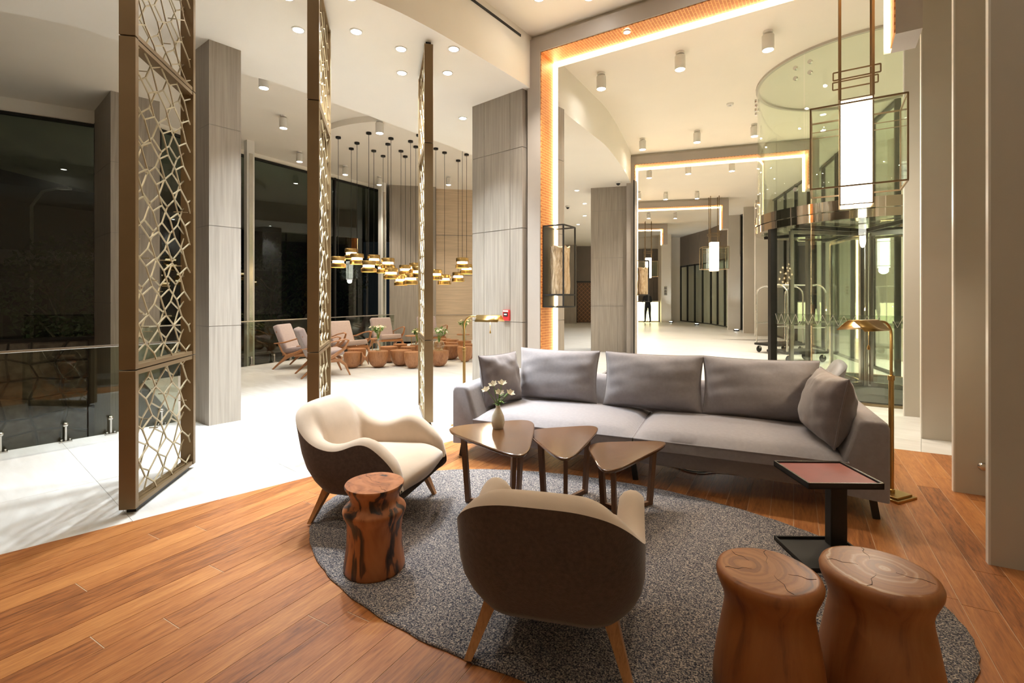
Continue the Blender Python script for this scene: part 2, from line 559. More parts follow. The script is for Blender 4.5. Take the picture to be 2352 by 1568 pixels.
def spot(name, loc, watt, size, blend, col, parent, radius=0.04, target=None):
    l = bpy.data.lights.new(name, 'SPOT')
    l.energy = watt
    l.spot_size = math.radians(size)
    l.spot_blend = blend
    l.color = col
    l.shadow_soft_size = radius
    o = bpy.data.objects.new(name, l)
    o.location = loc
    if target:
        d = Vector(target)
        o.rotation_euler = d.to_track_quat('-Z', 'Y').to_euler()
    return link(o, parent)
def point(name, loc, watt, col, parent, radius=0.05):
    l = bpy.data.lights.new(name, 'POINT')
    l.energy = watt
    l.color = col
    l.shadow_soft_size = radius
    o = bpy.data.objects.new(name, l)
    o.location = loc
    return link(o, parent)

# ================================================================== THE SETTING
# ---- pale stone floor: one slab, stone tiles on it as far as they can be told apart
RAIL1 = ((-4.638, 4.417), (-3.75, 5.483))
RAIL2 = ((-5.424, 9.862), (-3.40, 14.06))
base_pts = [(-8.2, 0.14), RAIL1[1], (-6.22, 8.2), RAIL2[1], (-2.4, 16.2), (8.6, 16.2), (8.6, -3.6), (-8.2, -3.6)]
floor = struct(B().prism(base_pts, -0.30, -0.012).build('floor', MT['grout']))
hall_pts = [(0.4, 16.2), (0.4, 30.5), (13, 30.5), (13, -3.6), (8.6, -3.6), (8.6, 16.2)]
struct(B().prism(hall_pts, -0.30, 0.0).build('floor', MT['farfloor']))
TA = math.radians(-40)
tu, tw = (math.cos(TA), math.sin(TA)), (-math.sin(TA), math.cos(TA))
WOOD_LINES = [((-2.776, 2.644), (-1.503, 3.862)), ((0.72, 5.99), (3.889, 4.296))]
regA = [((-8.2, 0.14), RAIL1[1]), (RAIL1[1], (9, RAIL1[1][1]))]
regB = [((9, RAIL1[1][1]), RAIL1[1]), (RAIL1[1], (-6.22, 8.2)), ((-6.22, 8.2), RAIL2[1]), (RAIL2[1], (-2.4, 16.2)), ((-2.4, 16.2), (8.6, 16.2)), ((8.6, 16.2), (8.6, -3.6))]
TS, TL = 1.07, 1.60
o_t = -4.317 * tw[0] + 4.681 * tw[1]
for i in range(-9, 14):
    for j in range(-10, 15):
        s0, w0 = i * TL + (j % 2) * 0.0, o_t + j * TS
        c = (tu[0] * (s0 + TL / 2) + tw[0] * (w0 + TS / 2), tu[1] * (s0 + TL / 2) + tw[1] * (w0 + TS / 2))
        if not (-7.5 < c[0] < 9.5 and -1.0 < c[1] < 17.2):
            continue
        q = [(s0 + .0012, w0 + .0012), (s0 + TL - .0012, w0 + .0012), (s0 + TL - .0012, w0 + TS - .0012), (s0 + .0012, w0 + TS - .0012)]
        q = [(tu[0] * a + tw[0] * b, tu[1] * a + tw[1] * b) for a, b in q]
        inside = clip_convex(q, WOOD_LINES)
        if len(inside) == 4 and all(min(math.dist(a, b) for b in inside) < 1e-6 for a in q):
            continue
        for reg in (regA, regB):
            pp = clip_convex(q, reg)
            if len(pp) < 3:
                continue
            loc = [((p[0] - c[0]) * tu[0] + (p[1] - c[1]) * tu[1], (p[0] - c[0]) * tw[0] + (p[1] - c[1]) * tw[1]) for p in pp]
            B().prism(loc, -0.012, 0.0).build('tile', MT['tile'], floor, loc=(c[0], c[1], 0), rz=TA, fix=False)

# ---- hardwood island of single planks
wood_reg = WOOD_LINES + [((5.2, 9), (5.2, -3)), ((5.2, 0.9), (-5.5, 0.9))]
wpoly = clip_convex([(-7, -2), (7, -2), (7, 8), (-7, 8)], WOOD_LINES + [((5.2, 9), (5.2, -3))])
wfloor = struct(B().prism(wpoly, -0.0105, 0.0022).build('floor', MT['subfloor']))
WA = math.radians(60)
wu, ww = (math.cos(WA), math.sin(WA)), (-math.sin(WA), math.cos(WA))
PW = 0.132
for j in range(-46, 46):
    w0 = j * PW
    s0 = -8 + random.uniform(0, 1.6)
    while s0 < 9:
        L = random.choice((0.9, 1.3, 1.6, 1.9, 2.2))
        q = [(s0 + .0022, w0 + .0015), (s0 + L - .0022, w0 + .0015), (s0 + L - .0022, w0 + PW - .0015), (s0 + .0022, w0 + PW - .0015)]
        q = [(wu[0] * a + ww[0] * b, wu[1] * a + ww[1] * b) for a, b in q]
        pp = clip_convex(q, wood_reg)
        if len(pp) >= 3:
            c = (sum(p[0] for p in pp) / len(pp), sum(p[1] for p in pp) / len(pp))
            if abs(c[0]) < c[1] * 1.1 + 2.3:
                loc = [((p[0] - c[0]) * wu[0] + (p[1] - c[1]) * wu[1], (p[0] - c[0]) * ww[0] + (p[1] - c[1]) * ww[1]) for p in pp]
                B().prism(loc, 0.0, 0.004 + random.uniform(-.0004, .0004)).build('plank', MT['plank'], wfloor, loc=(c[0], c[1], 0), rz=WA, fix=False)
        s0 += L

# ---- ceilings
struct(B().prism([(-14, -4), (14, -4), (14, 31), (-14, 31)], ZC, ZC + 0.15).build('ceiling', MT['ceiling']))
def smooth_curve(pts, n=6):
    out = []
    for i in range(len(pts) - 1):
        p0, p1, p2, p3 = pts[max(i - 1, 0)], pts[i], pts[i + 1], pts[min(i + 2, len(pts) - 1)]
        for k in range(n):
            t = k / n
            out.append(tuple(0.5 * (2 * p1[a] + (p2[a] - p0[a]) * t + (2 * p0[a] - 5 * p1[a] + 4 * p2[a] - p3[a]) * t * t + (3 * p1[a] - p0[a] - 3 * p2[a] + p3[a]) * t ** 3) for a in range(2)))
    out.append(pts[-1])
    return out
near_edge = smooth_curve([(-9, 1.0), (-5.2, 2.2), (-3.2, 3.3), (-2.2, 3.95), (-1.326, 4.598), (-0.905, 5.018), (-0.436, 5.61), (0.178, 6.439)])
hall_edge = smooth_curve([(0.706, 7.259), (1.37, 8.385), (1.903, 9.389), (2.885, 11.879), (3.75, 14.9), (4.45, 17.9), (5.2, 21.5), (5.75, 24.4), (6.4, 28.2)])
far_edge = smooth_curve([(-9, 2.9), (-5.012, 4.773), (-4.297, 5.324), (-3.385, 6.125), (-2.824, 6.715), (-0.822, 9.59), (0.2, 12.0), (0.6, 16.2)])
soffit_pts = near_edge + hall_edge + [(0.6, 28.2)] + far_edge[::-1]
soffit = struct(B().prism(soffit_pts, ZS, ZC).build('ceiling', MT['soffit']))
# air slots along the top of the lounge fascia
for k, (a, b) in enumerate(((33, 36), (36, 38), (38, 41))):
    p, q = near_edge[a], near_edge[b]
    n_ = Vector((q[1] - p[1], -(q[0] - p[0]), 0)).normalized() * 0.004
    B().bar((p[0] + n_.x, p[1] + n_.y, ZC - 0.10), (q[0] + n_.x, q[1] + n_.y, ZC - 0.10), 0.012, 0.03).build('air_slot', MT['darkmetal'], soffit)
# lowered oval disc over the bowl tables
disc = struct(B().prism([(-2.15 + 2.05 * math.cos(a), 10.85 + 1.5 * math.sin(a)) for a in [2 * PI * k / 64 for k in range(64)]], 4.78, ZC).build('ceiling', MT['ceiling']))

# ---- walls that close the place
struct(B().span((-14, -3.8, -0.3), (12, -3.6, ZC)).build('wall_rear', MT['ceiling']))
wall_bay = struct(B().prism([(-2.55, 15.75), (0.62, 16.25), (0.62, 16.55), (-2.55, 16.1)], -0.3, ZC).build('wall_bay', MT['beigewall']))
for z in (0.82, 2.1, 3.4):
    B().bar((-2.5, 15.742, z), (0.60, 16.238, z), 0.006, 0.014).build('panel_joint', MT['grout'], wall_bay)
struct(B().prism([(0.40, 16.25), (0.62, 16.25), (0.62, 28.6), (0.40, 28.6)], -0.3, ZC).build('wall_hall', MT['ceiling']))
wall_entrance = struct(B().prism([(8.42, 13.25), (12.2, 12.0), (12.2, 2.0), (12.5, 2.0), (12.5, 12.3), (8.5, 13.6)], -0.3, ZC).build('wall_entrance', MT['white']))
for k in range(9):
    B().span((12.05, 3.0 + k, 0), (12.2, 3.12 + k, ZC)).build('rib', MT['white'], wall_entrance)
wall_far = struct(B().span((0.4, 28.6, -0.3), (12, 28.9, ZC)).build('wall_far', MT['ceiling']))

# ---- pillars clad in stone panels: each panel is a part, joints recessed
def clad(name, label, corners, z0, z1, seams, cols, mat, group='stone-clad pillars', drop=0.0):
    """corners: plan polygon; panels on every side"""
    cx = sum(p[0] for p in corners) / len(corners)
    cy = sum(p[1] for p in corners) / len(corners)
    t = thing(name, label, 'pillar', (cx, cy, 0), 0, group)
    loc = [(x - cx, y - cy) for x, y in corners]
    core = [(x * 0.985, y * 0.985) for x, y in loc]
    B().prism(core, z0, z1).build('core', MT['grout'], t)
    n = len(loc)
    zs = [z0] + seams + [z1]
    for i in range(n):
        p, q = Vector(loc[i]), Vector(loc[(i + 1) % n])
        L = (q - p).length
        d = (q - p).normalized()
        nn = Vector((d.y, -d.x))
        if nn.dot(-(p + q) / 2) > 0:
            nn = -nn
        ks = cols[i % len(cols)]
        for a, b in zip(ks, ks[1:]):
            for za, zb in zip(zs, zs[1:]):
                g = 0.004
                s0, s1 = p + d * (a * L + (g if a > 0 else 0)), p + d * (b * L - (g if b < 1 else 0))
                o0, o1 = s0 - nn * 0.02, s1 - nn * 0.02
                B().prism([tuple(s0), tuple(s1), tuple(o1), tuple(o0)], za + (g if za > z0 else 0), zb - (g if zb < z1 else 0)).build('stone_panel', mat, t)
    return t
# pillar nearest the first lattice screen
clad('pillar', 'taupe stone pillar just right of the nearest lattice screen', [(-3.292, 5.297), (-3.082, 5.545), (-3.405, 5.80), (-3.616, 5.545)], 0.0, ZS, [1.08, 2.18, 3.28], [(0, 1)], MT['pillar'])
# wide pillar beside the first portal
pr = [(-0.583, 7.176), (0.14, 6.547), (0.78, 7.28), (0.06, 7.92)]
clad('pillar', 'wide taupe stone pillar with the red fire alarm, behind the sofa', pr, 0.0, ZS, [1.06, 2.33, 3.42], [(0, 0.25, 0.77, 1), (0, .5, 1)], MT['pillar'])
# pillar standing in the hall
clad('pillar', 'square taupe stone pillar standing alone in the hall beyond the glowing portal', [(2.03, 12.55), (2.90, 12.30), (3.02, 12.95), (2.2, 13.25)], 0.0, ZS, [1.17, 2.4, 3.6], [(0, 0.23, 0.75, 1), (0, 1)], MT['pillar'])
clad('pillar', 'taupe stone pillar outside the railing, seen behind the nearest lattice screen', [(-6.808, 8.27), (-6.306, 8.731), (-7.2, 9.75), (-7.842, 9.159)], -1.4, ZC, [1.3, 2.5, 3.7], [(0, 1)], MT['pillar'])
clad('pillar', 'taupe stone pillar at the far end of the bay behind the bowl tables', [(-3.82, 15.2), (-2.42, 15.5), (-2.5, 16.1), (-3.9, 15.9)], 0.0, ZC, [1.4, 3.2], [(0, 0.35, 0.8, 1), (0, 1)], MT['pillar'])
clad('pillar', 'grey stone pillar far down the hall left of the dark doorway', [(2.75, 26.2), (3.45, 26.1), (3.5, 26.7), (2.8, 26.8)], 0.0, ZS, [2.0], [(0, 1)], MT['pillar'])

# ---- windows of the bay, dark at night
def window(n, a, b, z0, z1, posts=(), mull=0.05, mat='winglass', fm='darkmetal'):
    d = Vector((b[0] - a[0], b[1] - a[1], 0))
    L = d.length
    rz = math.atan2(d.y, d.x)
    root = bpy.data.objects.new('window_%d' % n, None)
    root.location = (a[0], a[1], 0)
    root.rotation_euler = (0, 0, rz)
    root['kind'] = 'structure'
    link(root)
    xs = [0.0] + [p * L for p in posts] + [L]
    for x0, x1 in zip(xs, xs[1:]):
        B().span((x0 + .01, -0.006, z0 + .02), (x1 - .01, 0.006, z1 - .02)).build('pane', MT[mat], root)
    fr = B()
    for z in (z0 + .02, z1 - .04):
        fr.box((L, 0.08, 0.05), (L / 2, 0, z))
    for x in xs:
        fr.box((mull, 0.09, z1 - z0), (x, 0, (z0 + z1) / 2))
    fr.build('frame', MT[fm], root)
    return root
window(1, (-12.2, 6.35), (-7.85, 9.2), 0.62, 4.66, (0.45,))
window(2, (-6.62, 11.2), (-4.12, 15.6), 0.0, 4.80, (0.62,))
window(3, (-7.1, 9.8), (-6.62, 11.2), 0.0, 4.80)
wl = struct(B().prism([(-12.2, 6.35), (-7.85, 9.2), (-8.0, 9.45), (-12.35, 6.6)], 4.66, ZC).build('wall_left', MT['soffit']))
struct(B().prism([(-6.62, 11.2), (-4.12, 15.6), (-4.3, 15.75), (-6.8, 11.4)], 4.80, ZC).build('wall_left', MT['soffit']))
struct(B().prism([(-7.1, 9.8), (-6.62, 11.2), (-6.75, 11.3), (-7.25, 9.9)], 4.80, ZC).build('wall_left', MT['soffit']))
# white mullion columns of window 2
for k, (x, y, w_) in enumerate(((-5.90, 10.95, 0.16), (-3.98, 14.95, 0.17))):
    t = thing('mullion_column', ('white square window post rising right of the nearest pillar', 'white square window post beside the far bay pillar')[k], 'post', (x, y, -0.3), math.radians(50), 'white window posts')
    B().box((w_, w_, ZC + 0.3), (0, 0, (ZC + 0.3) / 2)).build('post', MT['white'], t)
    B().box((w_ * 0.5, 0.02, ZC), (0, -w_ / 2 - 0.01, ZC / 2)).build('cover_strip', MT['chrome'], t)

# rubble wall under window 1 and the sunken court
court = struct(B().prism([(-16, -2), (-8.2, 0.14), (-3.75, 5.483), (-6.22, 8.2), (-3.40, 14.06), (-2.4, 16.2), (-8, 22), (-16, 22)], -1.5, -1.4).build('ground', MT['bouncepaving']))
d = Vector((4.35, 2.85)).normalized()
rub = struct(B().prism([(-12.2, 6.35), (-7.85, 9.2), (-8.0, 9.45), (-12.35, 6.6)], -1.4, 0.62).build('wall_court', MT['mortar']))
random.seed(3)
nx, nz_ = 13, 6
gx = [[(i / nx) * 5.1 + (random.uniform(-.11, .11) if 0 < i < nx else 0) for i in range(nx + 1)] for _ in range(nz_ + 1)]
gz = [[-1.4 + 2.0 * k / nz_ + (random.uniform(-.09, .09) if 0 < k < nz_ else 0) for i in range(nx + 1)] for k in range(nz_ + 1)]
for k in range(nz_):
    for i in range(nx):
        c4 = [(gx[k][i], gz[k][i]), (gx[k][i + 1], gz[k][i + 1]), (gx[k + 1][i + 1], gz[k + 1][i + 1]), (gx[k + 1][i], gz[k + 1][i])]
        mx_ = sum(p[0] for p in c4) / 4
        mz_ = sum(p[1] for p in c4) / 4
        t_ = random.uniform(.02, .06)
        bb = B()
        lo, hi = [], []
        for (x, z) in c4:
            for f_, dep, store in ((0.93, 0.0, lo), (0.80, t_, hi)):
                xx, zz = mx_ + (x - mx_) * f_, mz_ + (z - mz_) * f_
                store.append(bb.bm.verts.new((-12.2 + d.x * xx + d.y * dep, 6.35 + d.y * xx - d.x * dep, zz)))
        bb.bm.faces.new(hi)
        for a in range(4):
            bb.bm.faces.new((lo[a], lo[(a + 1) % 4], hi[(a + 1) % 4], hi[a]))
        bb.build('stone', MT['rubble'], rub)

# ---- portals: grey outer frame, orange slotted reveal, light strip on the far edge
def portal(label, A, ang, width, depth, stub, frame=0.19, rear_strip=0.045):
    t = thing('portal_frame', label, 'portal', (A[0], A[1], 0), ang, 'glowing orange portals along the hall')
    # local: x along the portal, y away from the camera, inner opening x 0..width, z 0..ZP
    f = B()
    f.span((-frame, 0, 0), (0, depth, ZP + frame))
    f.span((0, 0, ZP), (width, depth, ZP + frame))
    f.span((width, 0, ZP - stub), (width + frame, depth, ZP + frame))
    f.build('frame', MT['greyframe'], t)
    f2 = B()
    f2.span((-frame, 0.05, ZP + frame), (width + frame, depth - 0.05, ZC))
    f2.build('bulkhead', MT['fin'], t)
    def panel(name, pts, uv):
        bb = B()
        bb.quad(pts)
        o = bb.build(name, MT['orange'], t, fix=False)
        l = o.data.uv_layers.new(name='UVMap')
        for i in range(4):
            l.data[i].uv = uv[i]
        md = o.modifiers.new('thickness', 'SOLIDIFY')
        md.thickness = 0.01
        md.offset = 0
        return o
    e, y0, y1 = 0.006, 0.02, depth - 0.06
    panel('side_panel', [(e, y0, 0), (e, y1, 0), (e, y1, ZP - e), (e, y0, ZP - e)], [(0, 0), (y1, 0), (y1, ZP), (0, ZP)])
    panel('top_panel', [(e, y0, ZP - e), (e, y1, ZP - e), (width - e, y1, ZP - e), (width - e, y0, ZP - e)], [(0, 0), (y1, 0), (y1, width), (0, width)])
    panel('side_panel', [(width - e, y0, ZP - stub + .02), (width - e, y1, ZP - stub + .02), (width - e, y1, ZP - e), (width - e, y0, ZP - e)], [(0, 0), (y1, 0), (y1, stub), (0, stub)])
    s = rear_strip
    for a, b in (((0.008, depth - s, 0.02), (0.03, depth - 0.005, ZP - 0.01)), ((0.03, depth - s, ZP - 0.03), (width - 0.03, depth - 0.005, ZP - 0.008)), ((width - 0.03, depth - s, ZP - stub + .03), (width - 0.008, depth - 0.005, ZP - 0.01))):
        B().span(a, b).build('light_strip', MT['strip'], t)
    c = B()
    for a, b in (((0.0, depth - 0.006, 0), (0.055, depth, ZP)), ((0.0, depth - 0.006, ZP - 0.06), (width, depth, ZP)), ((width - 0.055, depth - 0.006, ZP - stub), (width, depth, ZP))):
        c.span(a, b)
    c.build('edge_trim', MT['white'], t)
    return t
p1a = (0.369, 6.454)
PORT1 = portal('largest glowing orange portal frame, directly behind the sofa', p1a, math.atan2(-.5387, .8425), 3.72, 0.42, 0.85)
PORT2 = portal('glowing orange portal frame at the hall pillar, second from the sofa', (3.0, 11.95), math.atan2(-.3248, .9458), 3.75, 0.42, 0.85)
PORT3 = portal('glowing orange portal frame farther down the hall, third from the sofa', (4.50, 17.84), math.atan2(-.2323, .9726), 3.0, 0.42, 0.85)
PORT4 = portal('smallest glowing orange portal frame, in front of the reception desk', (5.75, 23.3), math.atan2(-.10, .995), 1.45, 0.42, 0.75)
# downlight set in the underside of portal 1
tl = thing('recessed_downlight', 'small recessed downlight in the orange underside of the largest portal', 'downlight', (*P(1440, 72, ZP - 0.02), ZP - 0.03), 0, 'recessed downlights')
B().lathe([(0, 0.012), (0.035, 0.012), (0.035, 0), (0, 0)], 20).build('lens', MT['lens'], tl)
B().lathe([(0.035, 0.014), (0.048, 0.014), (0.048, -0.004), (0.035, -0.004), (0.035, 0.014)], 20).build('trim_ring', MT['white'], tl)

# ---- wall fins of the facade, caught light painted white on the room edge
FD = Vector((0.89, -0.456)).normalized()
fins = [((2.493, 2.545), 'broad beige wall fin at the right edge, nearest of the row'), ((3.175, 3.5), 'beige wall fin with a small knob near the floor, second from the right edge'),
        ((4.054, 4.825), 'beige wall fin third from the right edge, on pale stone'), ((4.621, 5.744), 'beige wall fin beside the revolving door, right of its glass'),
        ((8.793, 17.618), 'pale wall fin just left of the revolving door, far down the hall'), ((8.995, 18.937), 'pale far wall fin, middle one of the three left of the revolving door'),
        ((9.259, 20.907), 'pale far wall fin with the nearest hall lantern in front, leftmost of three')]
for k, (p, lab) in enumerate(fins):
    fd = FD if k < 4 else Vector((0.96, -0.28)).normalized()
    t = thing('wall_fin', lab, 'wall fin', (p[0], p[1], 0), math.atan2(fd.y, fd.x), 'facade fins')
    B().span((0.004, 0, 0), (0.85 if k < 4 else 0.6, 0.03 if k < 4 else 0.14, ZC)).build('slab', MT['fin'], t)
    B().span((-0.006, -0.002, 0.0), (0.004, 0.032 if k < 4 else 0.144, ZC)).build('lit_edge_strip', MT['white'], t)  # light on the thin front edge, put in as a paler strip
    if k == 1:
        bb = B().lathe([(0, 0), (0.022, 0.004), (0.030, 0.02), (0.024, 0.04), (0.012, 0.052), (0.012, 0.07), (0, 0.07)], 20)
        o = bb.build('door_stop', MT['chrome'], t, smooth=True)
        o.location = (0.14, -0.07, 0.22)
        o.rotation_euler = (-PI / 2, 0, 0)
# facade glazing behind the fins
fac = [(2.2, 0.2), (3.25, 2.1), (5.42, 5.45), (6.55, 6.3)]
fac2 = [(6.8, 8.6), (8.3, 13.0), (9.35, 17.3), (9.75, 20.7), (10.2, 25.0), (9.9, 28.6)]
wn = 4
for seg in (list(zip(fac, fac[1:])) + list(zip(fac2, fac2[1:]))):
    tall = seg[0][1] > 20
    window(wn, seg[0], seg[1], 0.0, 3.2 if tall else ZC, (0.25, 0.5, 0.75) if seg[0][1] > 8 else (0.5,), mull=0.045, mat='glass')
    if tall:
        a, b = seg
        dd = Vector((b[0] - a[0], b[1] - a[1], 0))
        w_ = thing('wall_panel_row', ('grey upholstered wall panels above the hall glass, left of the fins', 'grey upholstered wall panels above the hall glass, next to the reception pillar')[0 if seg[0][1] < 22 else 1], 'wall panels', (a[0], a[1], 3.2), math.atan2(dd.y, dd.x), 'grey hall wall panels')
        for i in range(3):
            B().box((dd.length / 3 - 0.01, 0.05, 3.2), ((i + .5) * dd.length / 3, -0.35, -1.6)).build('added_backing', MT['white'], w_)  # pale panels added behind the glass to brighten the dark panes
            B().box((dd.length / 3 - 0.01, 0.10, ZC - 3.2 - 0.02), ((i + .5) * dd.length / 3, 0, (ZC - 3.2) / 2), bev=0.01).build('panel', MT['greypanel'], w_)
    wn += 1

# ================================================================== LARGE OBJECTS
# ---- rug
RUGC, RUGA = (0.345, 2.75), math.atan2(-0.428, 0.904)
bb = B()
rows = []
N = 160
for r_, z in ((0.0, 0.020), (0.5, 0.020), (0.985, 0.020), (0.996, 0.017), (1.0, 0.010), (0.998, 0.0042)):
    if r_ == 0:
        rows.append([(0, 0, z)] * N)
    else:
        rows.append([((1.712 * r_ + 0.004 * math.sin(k * 2.3)) * math.cos(2 * PI * k / N), (1.02 * r_ + 0.004 * math.sin(k * 1.7)) * math.sin(2 * PI * k / N), z) for k in range(N)])
bb.grid(rows, closed_u=True)
rug = tag(bb.build('rug', MT['rug'], smooth=True, loc=(*RUGC, 0), rz=RUGA), 'grey speckled oval rug under the armchairs and nesting tables', 'rug')

# ---- pillows
def pillow(w, h, t, seed, pinch=0.11, sag=0.0, n=26):
    """a stuffed cushion standing in the local x-z plane, thickness along y, bottom edge near z = 0"""
    rnd = random.Random(seed)
    ph = [rnd.uniform(0, 6.28) for _ in range(8)]
    bb = B()
    def pt(i, j, side):
        u = -1 + 2 * i / n
        v = -1 + 2 * j / n
        e = max(abs(u), abs(v))
        pin = 1 - pinch * (1 - abs(v) ** 2.5) * abs(u) ** 6 * 0.5
        x = u * w / 2 * (1 - pinch * (1 - v * v) * 0.5 * abs(u) ** 3)
        z = v * h / 2 * (1 - pinch * (1 - u * u) * 0.5 * abs(v) ** 3)
        prof = max(0.0, (1 - abs(u) ** 2.6)) ** 0.6 * max(0.0, (1 - abs(v) ** 2.3)) ** 0.6
        th = t / 2 * prof
        edge = max(0, e - 0.35)
        wr = edge * (0.028 * math.sin(7 * u + 5 * v + ph[0]) + 0.014 * math.sin(13 * v - 4 * u + ph[1]) + 0.010 * math.sin(17 * u + ph[2])) * prof
        lump = 0.012 * math.sin(3 * u + ph[3]) * math.cos(2.5 * v + ph[4]) * prof
        y = side * (th + 0.007) + (wr + lump) * side
        z += sag * (u * u) * (-1 if v > 0 else 0)
        if v < 0:
            y += side * th * 0.25 * (-v)
        return (x, y, z + h / 2)
    for side in (-1, 1):
        bb.grid([[pt(i, j, side) for i in range(n + 1)] for j in range(n + 1)])
    # closed seam with piping
    rim = [pt(i, 0, 1) for i in range(n)] + [pt(n, j, 1) for j in range(n)] + [pt(n - i, n, 1) for i in range(n)] + [pt(0, n - j, 1) for j in range(n)]
    rim2 = [(p[0], -p[1], p[2]) for p in rim]
    vv = bb.grid([rim, rim2], closed_u=True)
    return bb, [(p[0] * 1.003, 0, p[2]) for p in rim]
def put_pillow(name, label, w, h, t, seed, loc, rz, lean, mat, group, roll=0.0):
    root = thing(name, label, 'cushion', loc, 0, group)
    root.rotation_euler = Matrix.Rotation(rz, 4, 'Z').to_3x3().to_4x4().to_euler()
    m = Matrix.Rotation(rz, 4, 'Z') @ Matrix.Rotation(lean, 4, 'X') @ Matrix.Rotation(roll, 4, 'Y')
    root.rotation_euler = m.to_euler()
    bb, rim = pillow(w, h, t, seed)
    bb.build('cover', mat, root, smooth=True, angle=80)
    B().tube(rim + rim[:1], 0.006, 6, caps=False).build('piping', mat, root, smooth=True)
    return root

# ---- sofa
SA = math.radians(-24)
SL = (-0.52, 4.27)
su, sw = (math.cos(SA), math.sin(SA)), (-math.sin(SA), math.cos(SA))
SLEN, SDEP = 3.12, 1.10
def SP(a, b):
    return (SL[0] + su[0] * a + sw[0] * b, SL[1] + su[1] * a + sw[1] * b)
sofa = thing('sofa', 'long grey fabric sofa with two seat cushions and low arms', 'sofa', (*SL, 0), SA)
fb = B()
fb.span((0.10, 0.05, 0.15), (SLEN - 0.10, SDEP - 0.04, 0.30), bev=0.02, seg=3)
fb.build('base', MT['sofa'], sofa, smooth=True)
bk = B()
rows = []
for x in (0.02, 0.05, SLEN - 0.05, SLEN - 0.02):
    e = 0.0 if 0.03 < x < SLEN - 0.03 else 0.02
    rows.append([(x, y, z) for y, z in ((SDEP - 0.26 + e, 0.22), (SDEP - 0.16 + e, 0.60 - e), (SDEP - 0.13 + e, 0.635 - e), (SDEP - 0.09, 0.65 - e), (SDEP - 0.03 - e, 0.645 - e), (SDEP - e, 0.62 - e), (SDEP - e, 0.17))])
bk.grid(rows, False)
bk.bm.faces.new([v for v in bk.bm.verts if abs(v.co.x - 0.02) < 1e-5][::1])
bk.bm.faces.new([v for v in bk.bm.verts if abs(v.co.x - (SLEN - 0.02)) < 1e-5][::-1])
bk.build('backrest', MT['sofa'], sofa, smooth=True)
for s in (0, 1):                                  # wedge arms, inner face slanting
    ab = B()
    def ax(v):
        return v if s == 0 else SLEN - v
    sec = [(0.0, 0.13), (0.0, 0.585), (0.012, 0.615), (0.035, 0.628), (0.13, 0.628), (0.155, 0.618), (0.170, 0.59), (0.27, 0.30), (0.285, 0.15)]
    rows = []
    for y, k in ((0.012, 0.03), (0.0, 0.0), (0.0, 0.0), (0.03, 0.0), (SDEP - 0.03, 0.0), (SDEP, 0.0)):
        pass
    for y, k in ((-0.012, 0.018), (-0.004, 0.006), (0.012, 0.0), (SDEP - 0.02, 0.0), (SDEP + 0.004, 0.012)):
        rows.append([(ax(x + (k if x < 0.1 else -k)), y, z - (k if z > 0.5 else 0)) for x, z in sec])
    vv = ab.grid(rows)
    ab.bm.faces.new(vv[0])
    ab.bm.faces.new(vv[-1])
    for r_ in range(len(vv) - 1):
        ab.bm.faces.new((vv[r_][0], vv[r_][-1], vv[r_ + 1][-1], vv[r_ + 1][0]))
    ab.build('armrest', MT['sofa'], sofa, smooth=True, angle=50)
def seat_cushion(x0, x1, y0, y1, z0, z1):
    bb = B()
    n, m = 24, 16
    def pt(i, j, top):
        u, v = -1 + 2 * i / n, -1 + 2 * j / m
        x, y = (x0 + x1) / 2 + u * (x1 - x0) / 2, (y0 + y1) / 2 + v * (y1 - y0) / 2
        r = (1 - abs(u) ** 8) ** 0.5 * (1 - abs(v) ** 6) ** 0.5 if abs(u) < 1 and abs(v) < 1 else 0
        z = z0 + (z1 - z0) * (0.55 + 0.45 * r) + 0.014 * (1 - u * u) * (1 - v * v) + 0.004 * math.sin(5 * u + 2 * v) * r
        return (x, y, z) if top else (x, y, z0)
    bb.grid([[pt(i, j, True) for i in range(n + 1)] for j in range(m + 1)])
    per = [(i, 0) for i in range(n)] + [(n, j) for j in range(m)] + [(n - i, m) for i in range(n)] + [(0, m - j) for j in range(m)]
    vv = bb.grid([[pt(i, j, True) for i, j in per], [pt(i, j, False) for i, j in per]], closed_u=True)
    bb.bm.faces.new(vv[1])
    return bb, [pt(i, j, True) for i, j in per]
for x0, x1 in ((0.22, 1.555), (1.565, 2.90)):
    bb, rim = seat_cushion(x0, x1, -0.035, SDEP - 0.22, 0.285, 0.415)
    c = bb.build('seat_cushion', MT['sofa'], sofa, smooth=True, angle=50)
    B().tube(rim + rim[:1], 0.005, 6, caps=False).build('piping', MT['sofa'], c, smooth=True)
for x, y in ((0.06, 0.05), (SLEN - 0.06, 0.05), (SLEN / 2, 0.10), (0.06, SDEP - 0.08), (SLEN - 0.06, SDEP - 0.08)):
    lg = B()
    lg.bar((x, y, 0.004), (x + (0.02 if x < 1 else -0.02), y + 0.01, 0.14), 0.018, 0.040)
    lg.bar((x + (0.02 if x < 1 else -0.02), y + 0.01, 0.145), (x + (0.16 if x < 1 else -0.16), y + 0.01, 0.145), 0.030, 0.018)
    lg.build('leg', MT['darkmetal'], sofa)
CG = 'loose cushions on the sofa'
lean = math.radians(-14)
put_pillow('back_cushion', 'large grey back cushion at the left end of the sofa', 0.80, 0.49, 0.26, 1, (*SP(0.70, 0.72), 0.415), SA, lean, MT['sofa'], CG)
put_pillow('back_cushion', 'large grey back cushion in the middle of the sofa', 0.85, 0.49, 0.26, 2, (*SP(1.585, 0.72), 0.415), SA, lean, MT['sofa'], CG)
put_pillow('back_cushion', 'large grey back cushion on the right half of the sofa', 0.86, 0.49, 0.26, 3, (*SP(2.435, 0.72), 0.415), SA, lean, MT['sofa'], CG)
